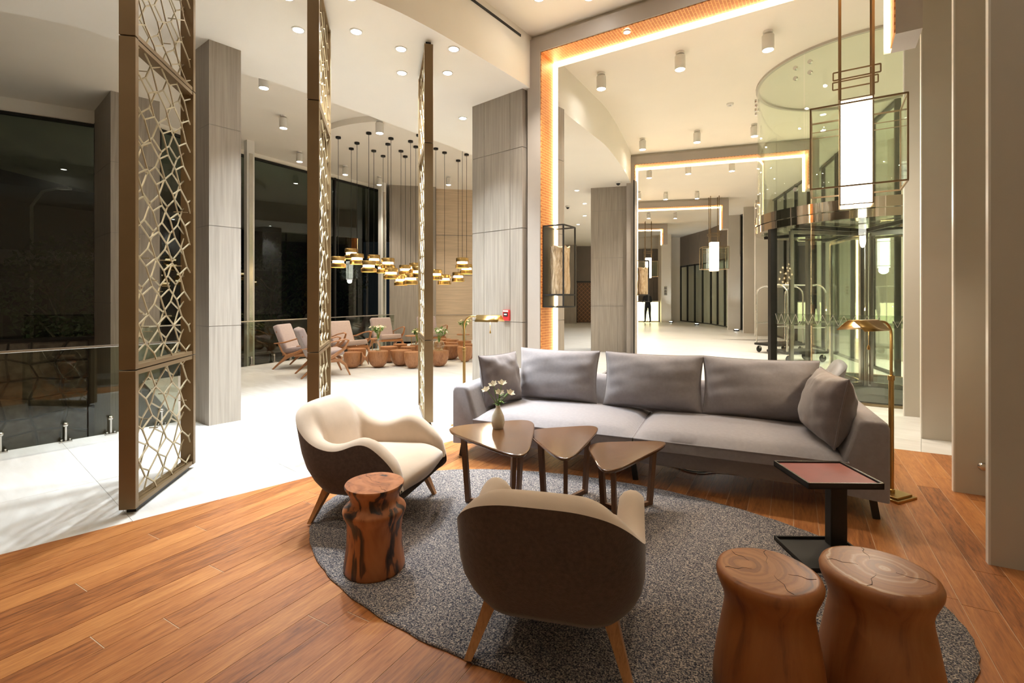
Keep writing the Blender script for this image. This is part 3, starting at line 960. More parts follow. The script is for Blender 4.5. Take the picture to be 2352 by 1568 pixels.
put_pillow('side_cushion', 'dark grey satin cushion leaning on the left sofa arm', 0.50, 0.46, 0.20, 4, (*SP(0.30, 0.42), 0.415), SA + math.radians(72), math.radians(-10), MT['sofadark'], CG)
put_pillow('side_cushion', 'dark grey cushion leaning on the right sofa arm, wrinkled at its foot', 0.62, 0.46, 0.26, 5, (*SP(2.80, 0.34), 0.415), SA + math.radians(-84), math.radians(-10), MT['sofadark'], CG)

# ---- tub armchairs: dark felt shell, beige lining, oak legs.  local: +x forward
def tub_chair(label, loc, rz, shell_m, lining_m, leg_m, group, name='armchair'):
    t = thing(name, label, 'armchair', loc, rz, group)
    n = 72
    # outline of the shell at arm height, from the left arm tip round the back to the right arm tip
    raw = []
    hw, xb, xf, rc = 0.355, -0.36, 0.34, 0.20
    for k in range(25):
        raw.append((xf - (xf - (xb + rc)) * k / 24, hw))
    for k in range(1, 20):
        a = PI / 2 + (PI / 2) * k / 20
        raw.append((xb + rc + rc * math.cos(a), hw - rc + rc * math.sin(a)))
    for k in range(0, 15):
        raw.append((xb, (hw - rc) - 2 * (hw - rc) * k / 14))
    full = raw + [(x, -y) for x, y in raw[:44][::-1]]
    def prof(x, y):                                # height of the top edge
        back = 1 / (1 + math.exp((x + 0.20) * 26))
        side = min(1.0, abs(y) / 0.36)
        zb = 0.690 - 0.15 * side ** 4
        za = 0.465 + 0.065 * math.exp(-((x - 0.09) / 0.13) ** 2)
        z = za * (1 - back) + zb * back
        if x > 0.10:
            q = min(1.0, (x - 0.10) / 0.24)
            z = 0.255 + (z - 0.255) * math.sqrt(max(0.0, 1 - q ** 2.6))
        return z
    outer, roll, inner = [], [], []
    secs_o = [[] for _ in range(8)]
    secs_i = [[] for _ in range(9)]
    m = len(full)
    for k in range(m):
        x, y = full[k]
        xa, ya = full[max(k - 1, 0)]
        xc, yc = full[min(k + 1, m - 1)]
        dx, dy = xc - xa, yc - ya
        l = math.hypot(dx, dy)
        nx_, ny_ = -dy / l, dx / l                 # inward
        if nx_ * (0.0 - x) + ny_ * (0 - y) < 0:
            nx_, ny_ = -nx_, -ny_
        h = prof(x, y)
        isb = 1 / (1 + math.exp((x + 0.20) * 22))
        leanx = -0.10 * isb
        z0 = 0.185
        for s_, f_ in enumerate((0.0, 0.06, 0.18, 0.36, 0.56, 0.76, 0.92, 1.0)):
            z = z0 + (h - 0.012 - z0) * f_
            sc = 0.80 + 0.20 * min(1.0, (1 - (1 - min(1, f_ * 1.45)) ** 2.6))
            ox = 0.0 if x > 0.1 else 0.0
            xx = (x - 0.02) * (sc if x < 0.02 else (sc * 0.5 + 0.5)) + 0.02 + leanx * f_
            yy = y * sc
            secs_o[s_].append((xx, yy, z))
        tb = 0.105 + 0.02 * isb
        hh = max(0.0, h - 0.255) / 0.25
        thick = tb * min(1.0, 0.35 + hh)
        top = (x + leanx, y, h - 0.012)
        for s_, (off, dz) in enumerate(((0.0, 0.0), (0.10, 0.014), (0.30, 0.028), (0.55, 0.030), (0.80, 0.018), (1.0, -0.010), (1.06, -0.06), (1.12, -0.16), (1.2, -0.30))):
            zz = max(0.26, top[2] + dz)
            lx = leanx * (1 if s_ < 6 else max(0.1, 1 - (s_ - 5) * 0.28))
            secs_i[s_].append((x + lx + nx_ * thick * off, y + ny_ * thick * off, zz))
    ob = B()
    vv = ob.grid(secs_o)
    ob.bm.faces.new(vv[0])                          # underside
    sh = ob.build('shell', shell_m, t, smooth=True, angle=60)
    ib = B()
    ib.grid(secs_i)
    li = ib.build('lining', lining_m, t, smooth=True, angle=70)
    # front closing strip under the seat
    # seat cushion
    sb = B()
    nu, nv = 20, 24
    def sp(i, j):
        u = i / nu
        v = -1 + 2 * j / nv
        x = -0.24 + 0.62 * u - 0.05 * v * v * u
        wv = 0.300 - 0.06 * (1 - u) ** 3
        ed = max(0.0, (u - 0.72) / 0.28)
        z = 0.375 - 0.02 * (1 - u) + 0.018 * (1 - v * v) - 0.055 * ed ** 2.2 - 0.022 * abs(v) ** 6
        return Vector((x, v * wv, z))
    rows = [[sp(i, j) for j in range(nv + 1)] for i in range(nu + 1)]
    front = []
    for dz, dx in ((0.03, 0.006), (0.065, -0.004), (0.10, -0.03), (0.125, -0.075)):
        front.append([sp(nu, j) + Vector((dx, 0, -dz * (1 - 0.25 * abs(-1 + 2 * j / nv) ** 2))) for j in range(nv + 1)])
    back = [[Vector((-0.2, p.y * 0.8, 0.215)) for p in rows[0]]]
    sb.grid(rows + front + [[Vector((-0.05, p.y * 0.9, 0.21)) for p in rows[0]]])
    sb.build('seat_cushion', lining_m, t, smooth=True, angle=70)
    for sx, sy in ((1, 1), (1, -1), (-1, 1), (-1, -1)):
        lb = B()
        fx, fy = (0.27 if sx > 0 else -0.29), sy * 0.30
        tx, ty = (0.20 if sx > 0 else -0.20), sy * 0.215
        rows = []
        for f_, w_, d_ in ((0.0, 0.024, 0.030), (0.55, 0.036, 0.044), (0.9, 0.050, 0.056), (1.0, 0.060, 0.060)):
            cx, cy, cz = fx + (tx - fx) * f_, fy + (ty - fy) * f_, 0.232 * f_
            rows.append([(cx - w_ / 2, cy - d_ / 2, cz), (cx + w_ / 2, cy - d_ / 2, cz), (cx + w_ / 2, cy + d_ / 2, cz), (cx - w_ / 2, cy + d_ / 2, cz)])
        vv = lb.grid(rows, closed_u=True)
        lb.bm.faces.new(vv[0])
        lb.bm.faces.new(vv[-1])
        o = lb.build('leg', leg_m, t)
    for x in (-0.20, 0.20):
        B().bar((x, -0.215, 0.20), (x, 0.215, 0.20), 0.03, 0.035).build('under_rail', leg_m, t)
    return t
ZR = 0.020
tub_chair('beige and dark brown tub armchair seen from its side, left of the tables', (-0.88, 3.20, ZR), math.radians(-14), MT['brown'], MT['beige'], MT['legwood'], 'two-tone tub armchairs')
tub_chair('dark brown tub armchair seen from behind in the foreground', (0.195, 2.07, ZR), math.radians(76), MT['brown'], MT['beige'], MT['legwood'], 'two-tone tub armchairs')
tub_chair('grey tub armchair behind the right half of the sofa', (3.25, 5.55, 0.0), math.radians(150), MT['greychair'], MT['greychair'], MT['darkmetal'], 'grey armchairs behind the sofa')
tub_chair('grey tub armchair behind the middle of the sofa', (1.2, 6.0, 0.0), math.radians(120), MT['greychair'], MT['greychair'], MT['darkmetal'], 'grey armchairs behind the sofa')

# ---- lattice screens
def screen(label, near, ang, length):
    """near: right corner of the near end; local x runs away from it along the screen, y to the left (thickness)"""
    t = thing('lattice_screen', label, 'screen', (near[0], near[1], 0), ang, 'pivoting bronze lattice screens')
    th, fw = 0.095, 0.040
    zz = [0.03, 0.928, 3.08, ZS - 0.04]
    pv = B()
    pv.span((0.05, 0.02, 0.0), (length - 0.08, th - 0.02, 0.03))
    pv.span((0.05, 0.02, ZS - 0.04), (length - 0.08, th - 0.02, ZS))
    pv.build('floor_track', MT['darkmetal'], t)
    rnd = random.Random(int(abs(near[0]) * 100))
    for pi_, (z0, z1) in enumerate(zip(zz, zz[1:])):
        z0 += 0.004
        z1 -= 0.004
        f = B()
        f.span((0, 0, z0), (fw, th, z1), bev=0.002, seg=1)
        f.span((length - fw, 0, z0), (length, th, z1), bev=0.002, seg=1)
        f.span((fw, 0.006, z0), (length - fw, th - 0.006, z0 + 0.028))
        f.span((fw, 0.006, z1 - 0.028), (length - fw, th - 0.006, z1))
        pan = f.build('panel_frame', MT['bronze'], t)
        # two layers of stretched hexagons
        for ly, (yy, sx, sz) in enumerate(((0.024, 0.0, 0.0), (0.071, 0.045, 0.085))):
            lb = B()
            x_lo, x_hi, z_lo, z_hi = fw, length - fw, z0 + 0.028, z1 - 0.028
            S_, T_, C_ = (0.081, -0.131), (0.120, -0.080), (0.127, 0.064)
            a1_, a2_ = (S_[0] + T_[0], S_[1] + T_[1]), (C_[0] - S_[0], C_[1] - S_[1])
            segs = []
            for i in range(-4, 10):
                for j in range(-8, 26):
                    A_ = (i * a1_[0] + j * a2_[0] + sx - 0.5, i * a1_[1] + j * a2_[1] + sz + z_lo - 0.1)
                    B_ = (A_[0] + S_[0], A_[1] + S_[1])
                    segs.append((A_, B_))
                    segs.append((B_, (B_[0] + T_[0], B_[1] + T_[1])))
                    segs.append((A_, (A_[0] + C_[0], A_[1] + C_[1])))
            if ly == 1:                             # the rear layer is the mirror image of the front one
                segs = [((length - p[0], p[1]), (length - q[0], q[1])) for p, q in segs]
            for a, b in segs:
                # clip to the opening
                t0, t1 = 0.0, 1.0
                ok = True
                for ax_, lo, hi in ((0, x_lo, x_hi), (1, z_lo, z_hi)):
                    dd = b[ax_] - a[ax_]
                    if abs(dd) < 1e-9:
                        if not lo <= a[ax_] <= hi:
                            ok = False
                        continue
                    u0, u1 = (lo - a[ax_]) / dd, (hi - a[ax_]) / dd
                    if u0 > u1:
                        u0, u1 = u1, u0
                    t0, t1 = max(t0, u0), min(t1, u1)
                if ok and t1 - t0 > 0.02:
                    pa = (a[0] + (b[0] - a[0]) * t0, yy, a[1] + (b[1] - a[1]) * t0)
                    pb = (a[0] + (b[0] - a[0]) * t1, yy, a[1] + (b[1] - a[1]) * t1)
                    lb.bar(pa, pb, 0.008, 0.008, side=(0, 1, 0))
            lb.build('lattice_layer', MT['bronzelight'], pan, fix=False)['kind'] = 'stuff'
        tb = B()                                    # short ties between the two layers
        for _ in range(int((z1 - z0) * 7)):
            x, z = rnd.uniform(fw + .05, length - fw - .05), rnd.uniform(z0 + .06, z1 - .06)
            tb.bar((x, 0.020, z), (x, 0.075, z), 0.006, 0.006)
        tb.build('tie_rods', MT['bronzelight'], pan)['kind'] = 'stuff'
    return t
screen('tall bronze lattice screen at the left, nearest of the three', (-2.425, 3.14), math.atan2(0.86, -0.18), 0.90)
screen('tall bronze lattice screen behind the beige armchair, middle one of three', (-1.647, 4.163), math.atan2(0.967, -0.25), 0.93)
screen('bronze lattice screen seen edge-on left of the sofa, farthest of three', (-0.86, 5.32), math.atan2(0.966, -0.258), 0.93)

# ---- revolving door drum
DC, DR = (5.5, 7.6), 1.50
dr = thing('revolving_door', 'round glass revolving door under a tall glass drum with polished steel band', 'revolving door', (*DC, 0), 0)
def arc_wall(r, a0, a1, z0, z1, th, n=20):
    bb = B()
    rows = []
    for rr, zz_ in ((r, z0), (r, z1), (r - th, z1), (r - th, z0), (r, z0)):
        rows.append([(rr * math.cos(a0 + (a1 - a0) * k / n), rr * math.sin(a0 + (a1 - a0) * k / n), zz_) for k in range(n + 1)])
    bb.grid(rows)
    return bb
R_ = math.radians
for a0, a1 in ((152, 206), (206.4, 262), (262.4, 330), (330.4, 390), (390.4, 450), (450.4, 511.6)):
    arc_wall(DR, R_(a0), R_(a1), 2.70, ZC - 0.03, 0.012).build('drum_pane', MT['drumglass'], dr, smooth=True)
arc_wall(DR + 0.02, 0, 2 * PI, ZC - 0.035, ZC, 0.05, 72).build('ceiling_ring', MT['fin'], dr, smooth=True)
arc_wall(DR + 0.04, 0, 2 * PI, 2.56, 2.70, 0.10, 96).build('upper_band', MT['mirror'], dr, smooth=True)
arc_wall(DR + 0.03, 0, 2 * PI, 2.44, 2.55, 0.09, 96).build('lower_band', MT['mirror'], dr, smooth=True)
B().lathe([(0, 2.46), (DR - 0.06, 2.46), (DR - 0.06, 2.50), (0, 2.50)], 64).build('canopy_disc', MT['drumglass'], dr)
cb = B()
for k in range(3):
    a = R_(20 + 60 * k)
    cb.bar((DR * -0.95 * math.cos(a), DR * -0.95 * math.sin(a), 2.43), (DR * 0.95 * math.cos(a), DR * 0.95 * math.sin(a), 2.43), 0.05, 0.05)
cb.build('canopy_beam', MT['darkmetal'], dr)
for a0, a1 in ((186, 228), (228.5, 268), (6, 48), (48.5, 88)):
    arc_wall(DR, R_(a0), R_(a1), 0.03, 2.44, 0.012).build('side_pane', MT['drumglass'], dr, smooth=True)
for a in (184, 268.5, 4, 88.5):
    pb = B()
    pb.box((0.10, 0.075, 2.44), (DR * math.cos(R_(a)), DR * math.sin(R_(a)), 1.22), (0, 0, R_(a)))
    pb.build('door_post', MT['darkmetal'], dr)
sh = B().lathe([(0, 0.02), (0.045, 0.02), (0.045, 2.44), (0, 2.44)], 20)
sh.build('shaft', MT['chrome'], dr, smooth=True)
for k in range(3):
    a = R_(75 + 120 * k)
    ca, sa = math.cos(a), math.sin(a)
    wb = B()
    w0, w1 = 0.08, DR - 0.10
    wb.bar((w0 * ca, w0 * sa, 0.05), (w1 * ca, w1 * sa, 0.05), 0.04, 0.07)
    wb.bar((w0 * ca, w0 * sa, 2.38), (w1 * ca, w1 * sa, 2.38), 0.04, 0.07)
    wb.bar((w1 * ca, w1 * sa, 0.05), (w1 * ca, w1 * sa, 2.38), 0.04, 0.05)
    wb.bar((w0 * ca, w0 * sa, 0.05), (w0 * ca, w0 * sa, 2.38), 0.04, 0.04)
    w = wb.build('door_wing', MT['chrome'], dr)
    B().bar(((w0 + .03) * ca, (w0 + .03) * sa, 1.2), ((w1 - .03) * ca, (w1 - .03) * sa, 1.2), 0.010, 2.28).build('pane', MT['drumglass'], w)
    B().bar((0.35 * ca + 0.05 * sa, 0.35 * sa - 0.05 * ca, 1.02), ((w1 - .2) * ca + 0.05 * sa, (w1 - .2) * sa - 0.05 * ca, 1.02), 0.03, 0.03).build('push_bar', MT['chrome'], w)
# patterned frosted band on the near pane
arc_wall(DR + 0.004, R_(186), R_(268), 1.00, 1.16, 0.002, 40).build('frosted_band', glass('frosted_film', (0.80, 0.84, 0.78), 1.0, 0.35), dr, smooth=True)
fb = B()
for k in range(34):
    a = R_(187 + k * 2.4)
    b = R_(187 + (k + 1) * 2.4)
    z0_, z1_ = (1.01, 1.15) if k % 2 else (1.15, 1.01)
    fb.bar(((DR + .006) * math.cos(a), (DR + .006) * math.sin(a), z0_), ((DR + .006) * math.cos(b), (DR + .006) * math.sin(b), z1_), 0.0025, 0.0025)
fb.build('band_pattern', MT['fin'], dr)
for a in (152, 206):
    for z in (2.95, ZC - 0.35, ZC - 0.2):
        for s in (-4, 4):
            o = B().lathe([(0, 0), (0.03, 0), (0.03, 0.03), (0, 0.03)], 16).build('glass_clamp', MT['chrome'], dr)
            aa = R_(a + s)
            o.location = ((DR + 0.01) * math.cos(aa), (DR + 0.01) * math.sin(aa), z)
            o.rotation_euler = Matrix(((math.cos(aa), 0, 0), (0, 1, 0), (0, 0, 1))).to_euler()
            o.rotation_euler = Vector((math.cos(aa), math.sin(aa), 0)).to_track_quat('Z', 'X').to_euler()
tag(B().lathe([(0, 0.018), (DR - 0.08, 0.018), (DR - 0.07, 0.0), (0, 0.0)], 64).build('entrance_mat', MT['mat'], loc=(*DC, 0.001)), 'dark round entrance mat inside the revolving door', 'mat')
rg = B()
rg.lathe([(DR + 0.12, 0.0005), (DR + 0.12, 0.006), (DR - 0.06, 0.006), (DR - 0.06, 0.0005), (DR + 0.12, 0.0005)], 72)
tag(rg.build('threshold_ring', MT['bronze'], loc=(*DC, 0)), 'bronze threshold ring set in the floor round the revolving door', 'threshold')

# ---- glass railings
def railing(label, a, b, n, z1=0.90):
    dd = Vector((b[0] - a[0], b[1] - a[1], 0))
    L = dd.length
    t = thing('glass_railing', label, 'railing', (a[0], a[1], 0), math.atan2(dd.y, dd.x), 'glass railings of the bay')
    for k in range(n):
        x0, x1 = k * L / n + 0.006, (k + 1) * L / n - 0.006
        B().span((x0, -0.006, -0.12), (x1, 0.006, z1 - 0.01)).build('glass_panel', MT['railglass'], t)
    B().span((0, -0.02, z1 - 0.012), (L, 0.02, z1 + 0.012), bev=0.004).build('handrail', MT['chrome'], t)
    for k in range(n):
        for f_ in (0.22, 0.78):
            x = (k + f_) * L / n
            p = B()
            p.tube([(x, -0.06, 0.0), (x, -0.06, 0.15)], 0.010, 10)
            p.box((0.09, 0.06, 0.012), (x, -0.06, 0.007))
            p.ball(0.024, (x, -0.05, 0.165))
            for s in (-0.03, 0.03):
                p.tube([(x + s, -0.06, 0.012), (x + s, -0.06, 0.03)], 0.008, 8)
            p.tube([(x, -0.06, 0.165), (x, 0.02, 0.165)], 0.014, 10)
            p.build('clamp_post', MT['chrome'], t, smooth=True)
    return t
ru = Vector((RAIL1[1][0] - RAIL1[0][0], RAIL1[1][1] - RAIL1[0][1])).normalized()
railing('frameless glass railing at the far left with stone wall behind', (RAIL1[1][0] - ru.x * 3.9, RAIL1[1][1] - ru.y * 3.9), RAIL1[1], 5)
railing('frameless glass railing in the bay behind the wooden lounge chairs', (RAIL2[0][0] - 0.86, RAIL2[0][1] - 1.77), RAIL2[1], 7)

# ================================================================== FURNITURE AND LAMPS
# ---- turned stump stools
def stump(name, label, loc, prof, mat, seed, group, cracks=3, rz=0.0, cut=0.02):
    rnd = random.Random(seed)
    ph = [rnd.uniform(0, 6.28) for _ in range(3)]
    t = thing(name, label, 'stool', loc, rz, group)
    B().lathe(prof, 56, wob=lambda a, z: 0.012 * math.sin(2 * a + ph[0]) + 0.006 * math.sin(5 * a + ph[1] + 4 * z)).build('body', mat, t, smooth=True, angle=45)
    ztop = prof[-1][1]
    rt = prof[-2][0]
    for k in range(cracks):                        # drying cracks, thin dark wedges on the top and rim
        a = ph[2] + k * 2 * PI / cracks + rnd.uniform(-.4, .4)
        r0, r1 = rt * rnd.uniform(.25, .5), rt * 1.0
        pts = []
        for q in range(7):
            rr = r0 + (r1 - r0) * q / 6
            aa = a + 0.05 * math.sin(q * 1.7 + k)
            pts.append((rr * math.cos(aa), rr * math.sin(aa), ztop + 0.0004))
        B().tube(pts, [0.0003, .0004, .0005, .0006, .0008, .0009, .0006], 5).build('crack', MT['hair'], t)
    return t
stump('stump_stool', 'small streaked hardwood stool with a ringed waist beside the beige armchair', (-0.705, 2.50, ZR),
      [(0, 0), (0.150, 0), (0.155, 0.012), (0.150, 0.05), (0.140, 0.13), (0.138, 0.20), (0.143, 0.25), (0.157, 0.285), (0.160, 0.30), (0.155, 0.312), (0.132, 0.330), (0.122, 0.352), (0.124, 0.375), (0.138, 0.40), (0.148, 0.415), (0.150, 0.425), (0.147, 0.430), (0, 0.430)], MT['stumpA'], 5, 'turned stump stools', 2)
SP2 = [(0, 0), (0.205, 0), (0.212, 0.012), (0.212, 0.06), (0.200, 0.15), (0.182, 0.24), (0.170, 0.30), (0.166, 0.33), (0.172, 0.36), (0.186, 0.39), (0.197, 0.415), (0.199, 0.432), (0.193, 0.446), (0.180, 0.452), (0.172, 0.453), (0, 0.453)]
SPL = [(r * 0.83, z * .97) for r, z in SP2]
SP2 = [(r * 0.875, z * .97) for r, z in SP2]
stump('stump_stool', 'orange-brown turned wooden stool with a dark knot, left of the two in the right foreground', (0.885, 1.685, ZR), SPL, MT['stumpB'], 9, 'turned stump stools', 5)
stump('stump_stool', 'turned wooden stool with pale growth rings, right one in the right foreground', (1.27, 1.69, ZR), SP2, MT['stumpC'], 12, 'turned stump stools', 4)

# ---- tray side table
tt = thing('tray_table', 'black metal C-shaped side table with red leather tray top', 'side table', (1.484, 2.44, 0.004), math.radians(-1))
def tray(bb, z, w, dp, hgt):
    bb.span((0, 0, z), (w, dp, z + 0.008))
    for a, b in (((0, 0, z), (w, 0.010, z + hgt)), ((0, dp - 0.010, z), (w, dp, z + hgt)), ((0, 0, z), (0.010, dp, z + hgt)), ((w - 0.010, 0, z), (w, dp, z + hgt))):
        bb.span(a, b)
    return bb
tray(B(), 0.018, 0.375, 0.335, 0.022).build('base_plate', MT['blackmetal'], tt)
tray(B(), 0.435, 0.375, 0.335, 0.030).build('tray', MT['blackmetal'], tt)
B().span((0.012, 0.012, 0.4435), (0.363, 0.323, 0.458), bev=0.003).build('leather_top', MT['red'], tt)
eb = B()
for a, b in (((0, 0, 0.465), (0.375, 0.004, 0.4665)), ((0, 0.331, 0.465), (0.375, 0.335, 0.4665)), ((0, 0, 0.465), (0.004, 0.335, 0.4665)), ((0.371, 0, 0.465), (0.375, 0.335, 0.4665))):
    eb.span(a, b)
eb.build('worn_edge', MT['chrome'], tt)
B().span((0.265, 0.245, 0.026), (0.355, 0.300, 0.436), bev=0.004).build('stem', MT['blackmetal'], tt)

# ---- nesting tables, rounded triangles
def nest(label, pts, z):
    cx = sum(p[0] for p in pts) / 3
    cy = sum(p[1] for p in pts) / 3
    t = thing('nesting_table', label, 'side table', (cx, cy, ZR + 0.003), 0, 'nesting tables')
    z -= ZR
    out = []
    loc = [Vector((p[0] - cx, p[1] - cy)) for p in pts]
    ctl = []
    for k in range(3):                             # closed B-spline: a plump triangle with round corners
        ctl.append(loc[k] * 1.33)
        ctl.append((loc[k] + loc[(k + 1) % 3]) / 2 * 1.20)
    for k in range(6):
        p0, p1, p2, p3 = ctl[k], ctl[(k + 1) % 6], ctl[(k + 2) % 6], ctl[(k + 3) % 6]
        for q in range(12):
            s = q / 12
            out.append(p0 * ((1 - s) ** 3 / 6) + p1 * ((3 * s ** 3 - 6 * s * s + 4) / 6) + p2 * ((-3 * s ** 3 + 3 * s * s + 3 * s + 1) / 6) + p3 * (s ** 3 / 6))
    out = [tuple(p) for p in out]
    rows = []
    for f_, zz in ((0.93, z - 0.026), (0.975, z - 0.020), (0.995, z - 0.010), (0.992, z - 0.003), (0.975, z)):
        rows.append([(p[0] * f_, p[1] * f_, zz) for p in out])
    bb = B()
    vv = bb.grid(rows, closed_u=True)
    bb.bm.faces.new(vv[0])
    bb.bm.faces.new(vv[-1])
    top_o = bb.build('tabletop', MT['walnut'], t, smooth=True, angle=40)
    for pg in top_o.data.polygons:
        if len(pg.vertices) > 8:
            pg.use_smooth = False
    feet = []
    for p in loc:
        f = p * 0.60
        g = p * 0.70
        lb = B()
        lb.bar((f.x, f.y, 0.0), (g.x, g.y, z - 0.024), 0.026, 0.036, side=(p.x, p.y, 0))
        lb.build('leg', MT['walnutleg'], t)
        feet.append(f)
    sb = B()
    for f in feet:
        sb.bar((f.x, f.y, 0.012), (0, 0, 0.012), 0.022, 0.024)
    sb.build('stretcher', MT['walnutleg'], t)
    return t
def tri(pp, z):
    return [P(x, y, z) for x, y in pp]
nest('largest walnut nesting table with the flower vase on it', tri([(1030, 984), (1218, 966), (1197, 1046)], 0.50), 0.50)
nest('middle walnut nesting table between the vase table and the smallest one', tri([(1218, 990), (1372, 980), (1300, 1054)], 0.455), 0.455)
nest('smallest walnut nesting table, right one of the three', tri([(1358, 1020), (1530, 1016), (1398, 1082)], 0.41), 0.41)

# ---- flowers
def flower(bb_petal, c, r, rnd, up=Vector((0, 0, 1)), n=6):
    up = up.normalized()
    s = up.cross(Vector((1, 0.3, 0))).normalized()
    w = up.cross(s)
    for k in range(n):
        a = 2 * PI * k / n + rnd.uniform(-.2, .2)
        d_ = s * math.cos(a) + w * math.sin(a)
        q = up.cross(d_)
        tip = c + d_ * r * 0.75 + up * r * 0.55
        mid = c + d_ * r * 0.45 + up * r * 0.45
        vv = [bb_petal.bm.verts.new(p) for p in (c, mid + q * r * 0.28, tip, mid - q * r * 0.28)]
        bb_petal.bm.faces.new(vv)
def bouquet(root, base, hgt, spread, n_st, n_fl, r_fl, n_lf, seed, lf=0.05):
    rnd = random.Random(seed)
    sb, lb = B(), B()
    heads = []
    for k in range(n_st):
        a = rnd.uniform(0, 2 * PI)
        sp_ = spread * rnd.uniform(.25, 1)
        h_ = hgt * rnd.uniform(.7, 1)
        top = Vector((math.cos(a) * sp_, math.sin(a) * sp_, base + h_))
        midp = Vector((math.cos(a) * sp_ * 0.35, math.sin(a) * sp_ * 0.35, base + h_ * 0.55))
        sb.tube([(0, 0, base - 0.04), midp, top], [0.003, 0.0025, 0.002], 5)
        heads.append((top, (top - midp).normalized()))
        for q in range(max(1, n_lf // n_st)):
            f_ = rnd.uniform(.3, 1)
            c = midp * (1 - f_) + top * f_
            dd = Vector((rnd.uniform(-1, 1), rnd.uniform(-1, 1), rnd.uniform(-.2, .8))).normalized()
            q_ = dd.cross(Vector((0, 0, 1))).normalized()
            vv = [lb.bm.verts.new(p) for p in (c, c + dd * lf * .5 + q_ * lf * .2, c + dd * lf, c + dd * lf * .5 - q_ * lf * .2)]
            lb.bm.faces.new(vv)
    sb.build('stems', MT['leaf'], root, smooth=True)
    if n_lf:
        lb.build('leaves', MT['leaf'], root, fix=False)
    for k in range(n_fl):
        top, up = heads[k % n_st]
        pb = B()
        off = Vector((rnd.uniform(-1, 1), rnd.uniform(-1, 1), rnd.uniform(-.5, .5))) * (0 if k < n_st else r_fl * 1.2)
        flower(pb, Vector((0, 0, 0)) + top + off, r_fl, rnd, up)
        pb.build('flower', MT['petal'], root, fix=False)
vx, vy = P(1144, 984, 0.50)
vz = thing('flower_vase', 'cream ceramic bottle vase with white lilies on the largest nesting table', 'vase', (vx, vy, 0.50))
B().lathe([(0, 0), (0.030, 0), (0.036, 0.006), (0.044, 0.035), (0.046, 0.055), (0.041, 0.085), (0.028, 0.115), (0.017, 0.138), (0.014, 0.150), (0.017, 0.160), (0.013, 0.160), (0.011, 0.148), (0, 0.12)], 32).build('bottle', MT['ceramic'], vz, smooth=True, angle=60)
sb, lb = B(), B()
heads = [(-0.085, 0.0, 0.262), (-0.035, -0.01, 0.300), (0.028, 0.01, 0.305), (0.012, -0.02, 0.245), (0.088, 0.0, 0.240)]
rnd = random.Random(2)
for h_ in heads:
    sb.tube([(0, 0, 0.12), (h_[0] * 0.2, h_[1] * .3, 0.18), (h_[0] * 0.85, h_[1], h_[2])], [0.003, 0.0028, 0.002], 6)
for k in range(12):
    c = Vector((rnd.uniform(-.03, .05), rnd.uniform(-.02, .02), rnd.uniform(.16, .24)))
    dd = Vector((rnd.uniform(-1, 1), rnd.uniform(-.6, .6), rnd.uniform(0, .9))).normalized()
    q_ = dd.cross(Vector((0, 0, 1))).normalized()
    lb.bm.faces.new([lb.bm.verts.new(p) for p in (c, c + dd * .022 + q_ * .007, c + dd * .045, c + dd * .022 - q_ * .007)])
sb.build('stems', MT['leaf'], vz, smooth=True)
lb.build('leaves', MT['leaf'], vz, fix=False)
for k, h_ in enumerate(heads):
    pb = B()
    flower(pb, Vector((h_[0] * 0.9, h_[1], h_[2] - 0.008)), 0.046, rnd, Vector((h_[0] * 3, h_[1] - 0.3, 0.6)), 6)
    flower(pb, Vector((h_[0] * 0.9, h_[1], h_[2] - 0.008)), 0.036, rnd, Vector((h_[0] * 3, h_[1] - 0.3, 0.8)), 3)
    pb.build('flower', MT['petal'], vz, fix=False)

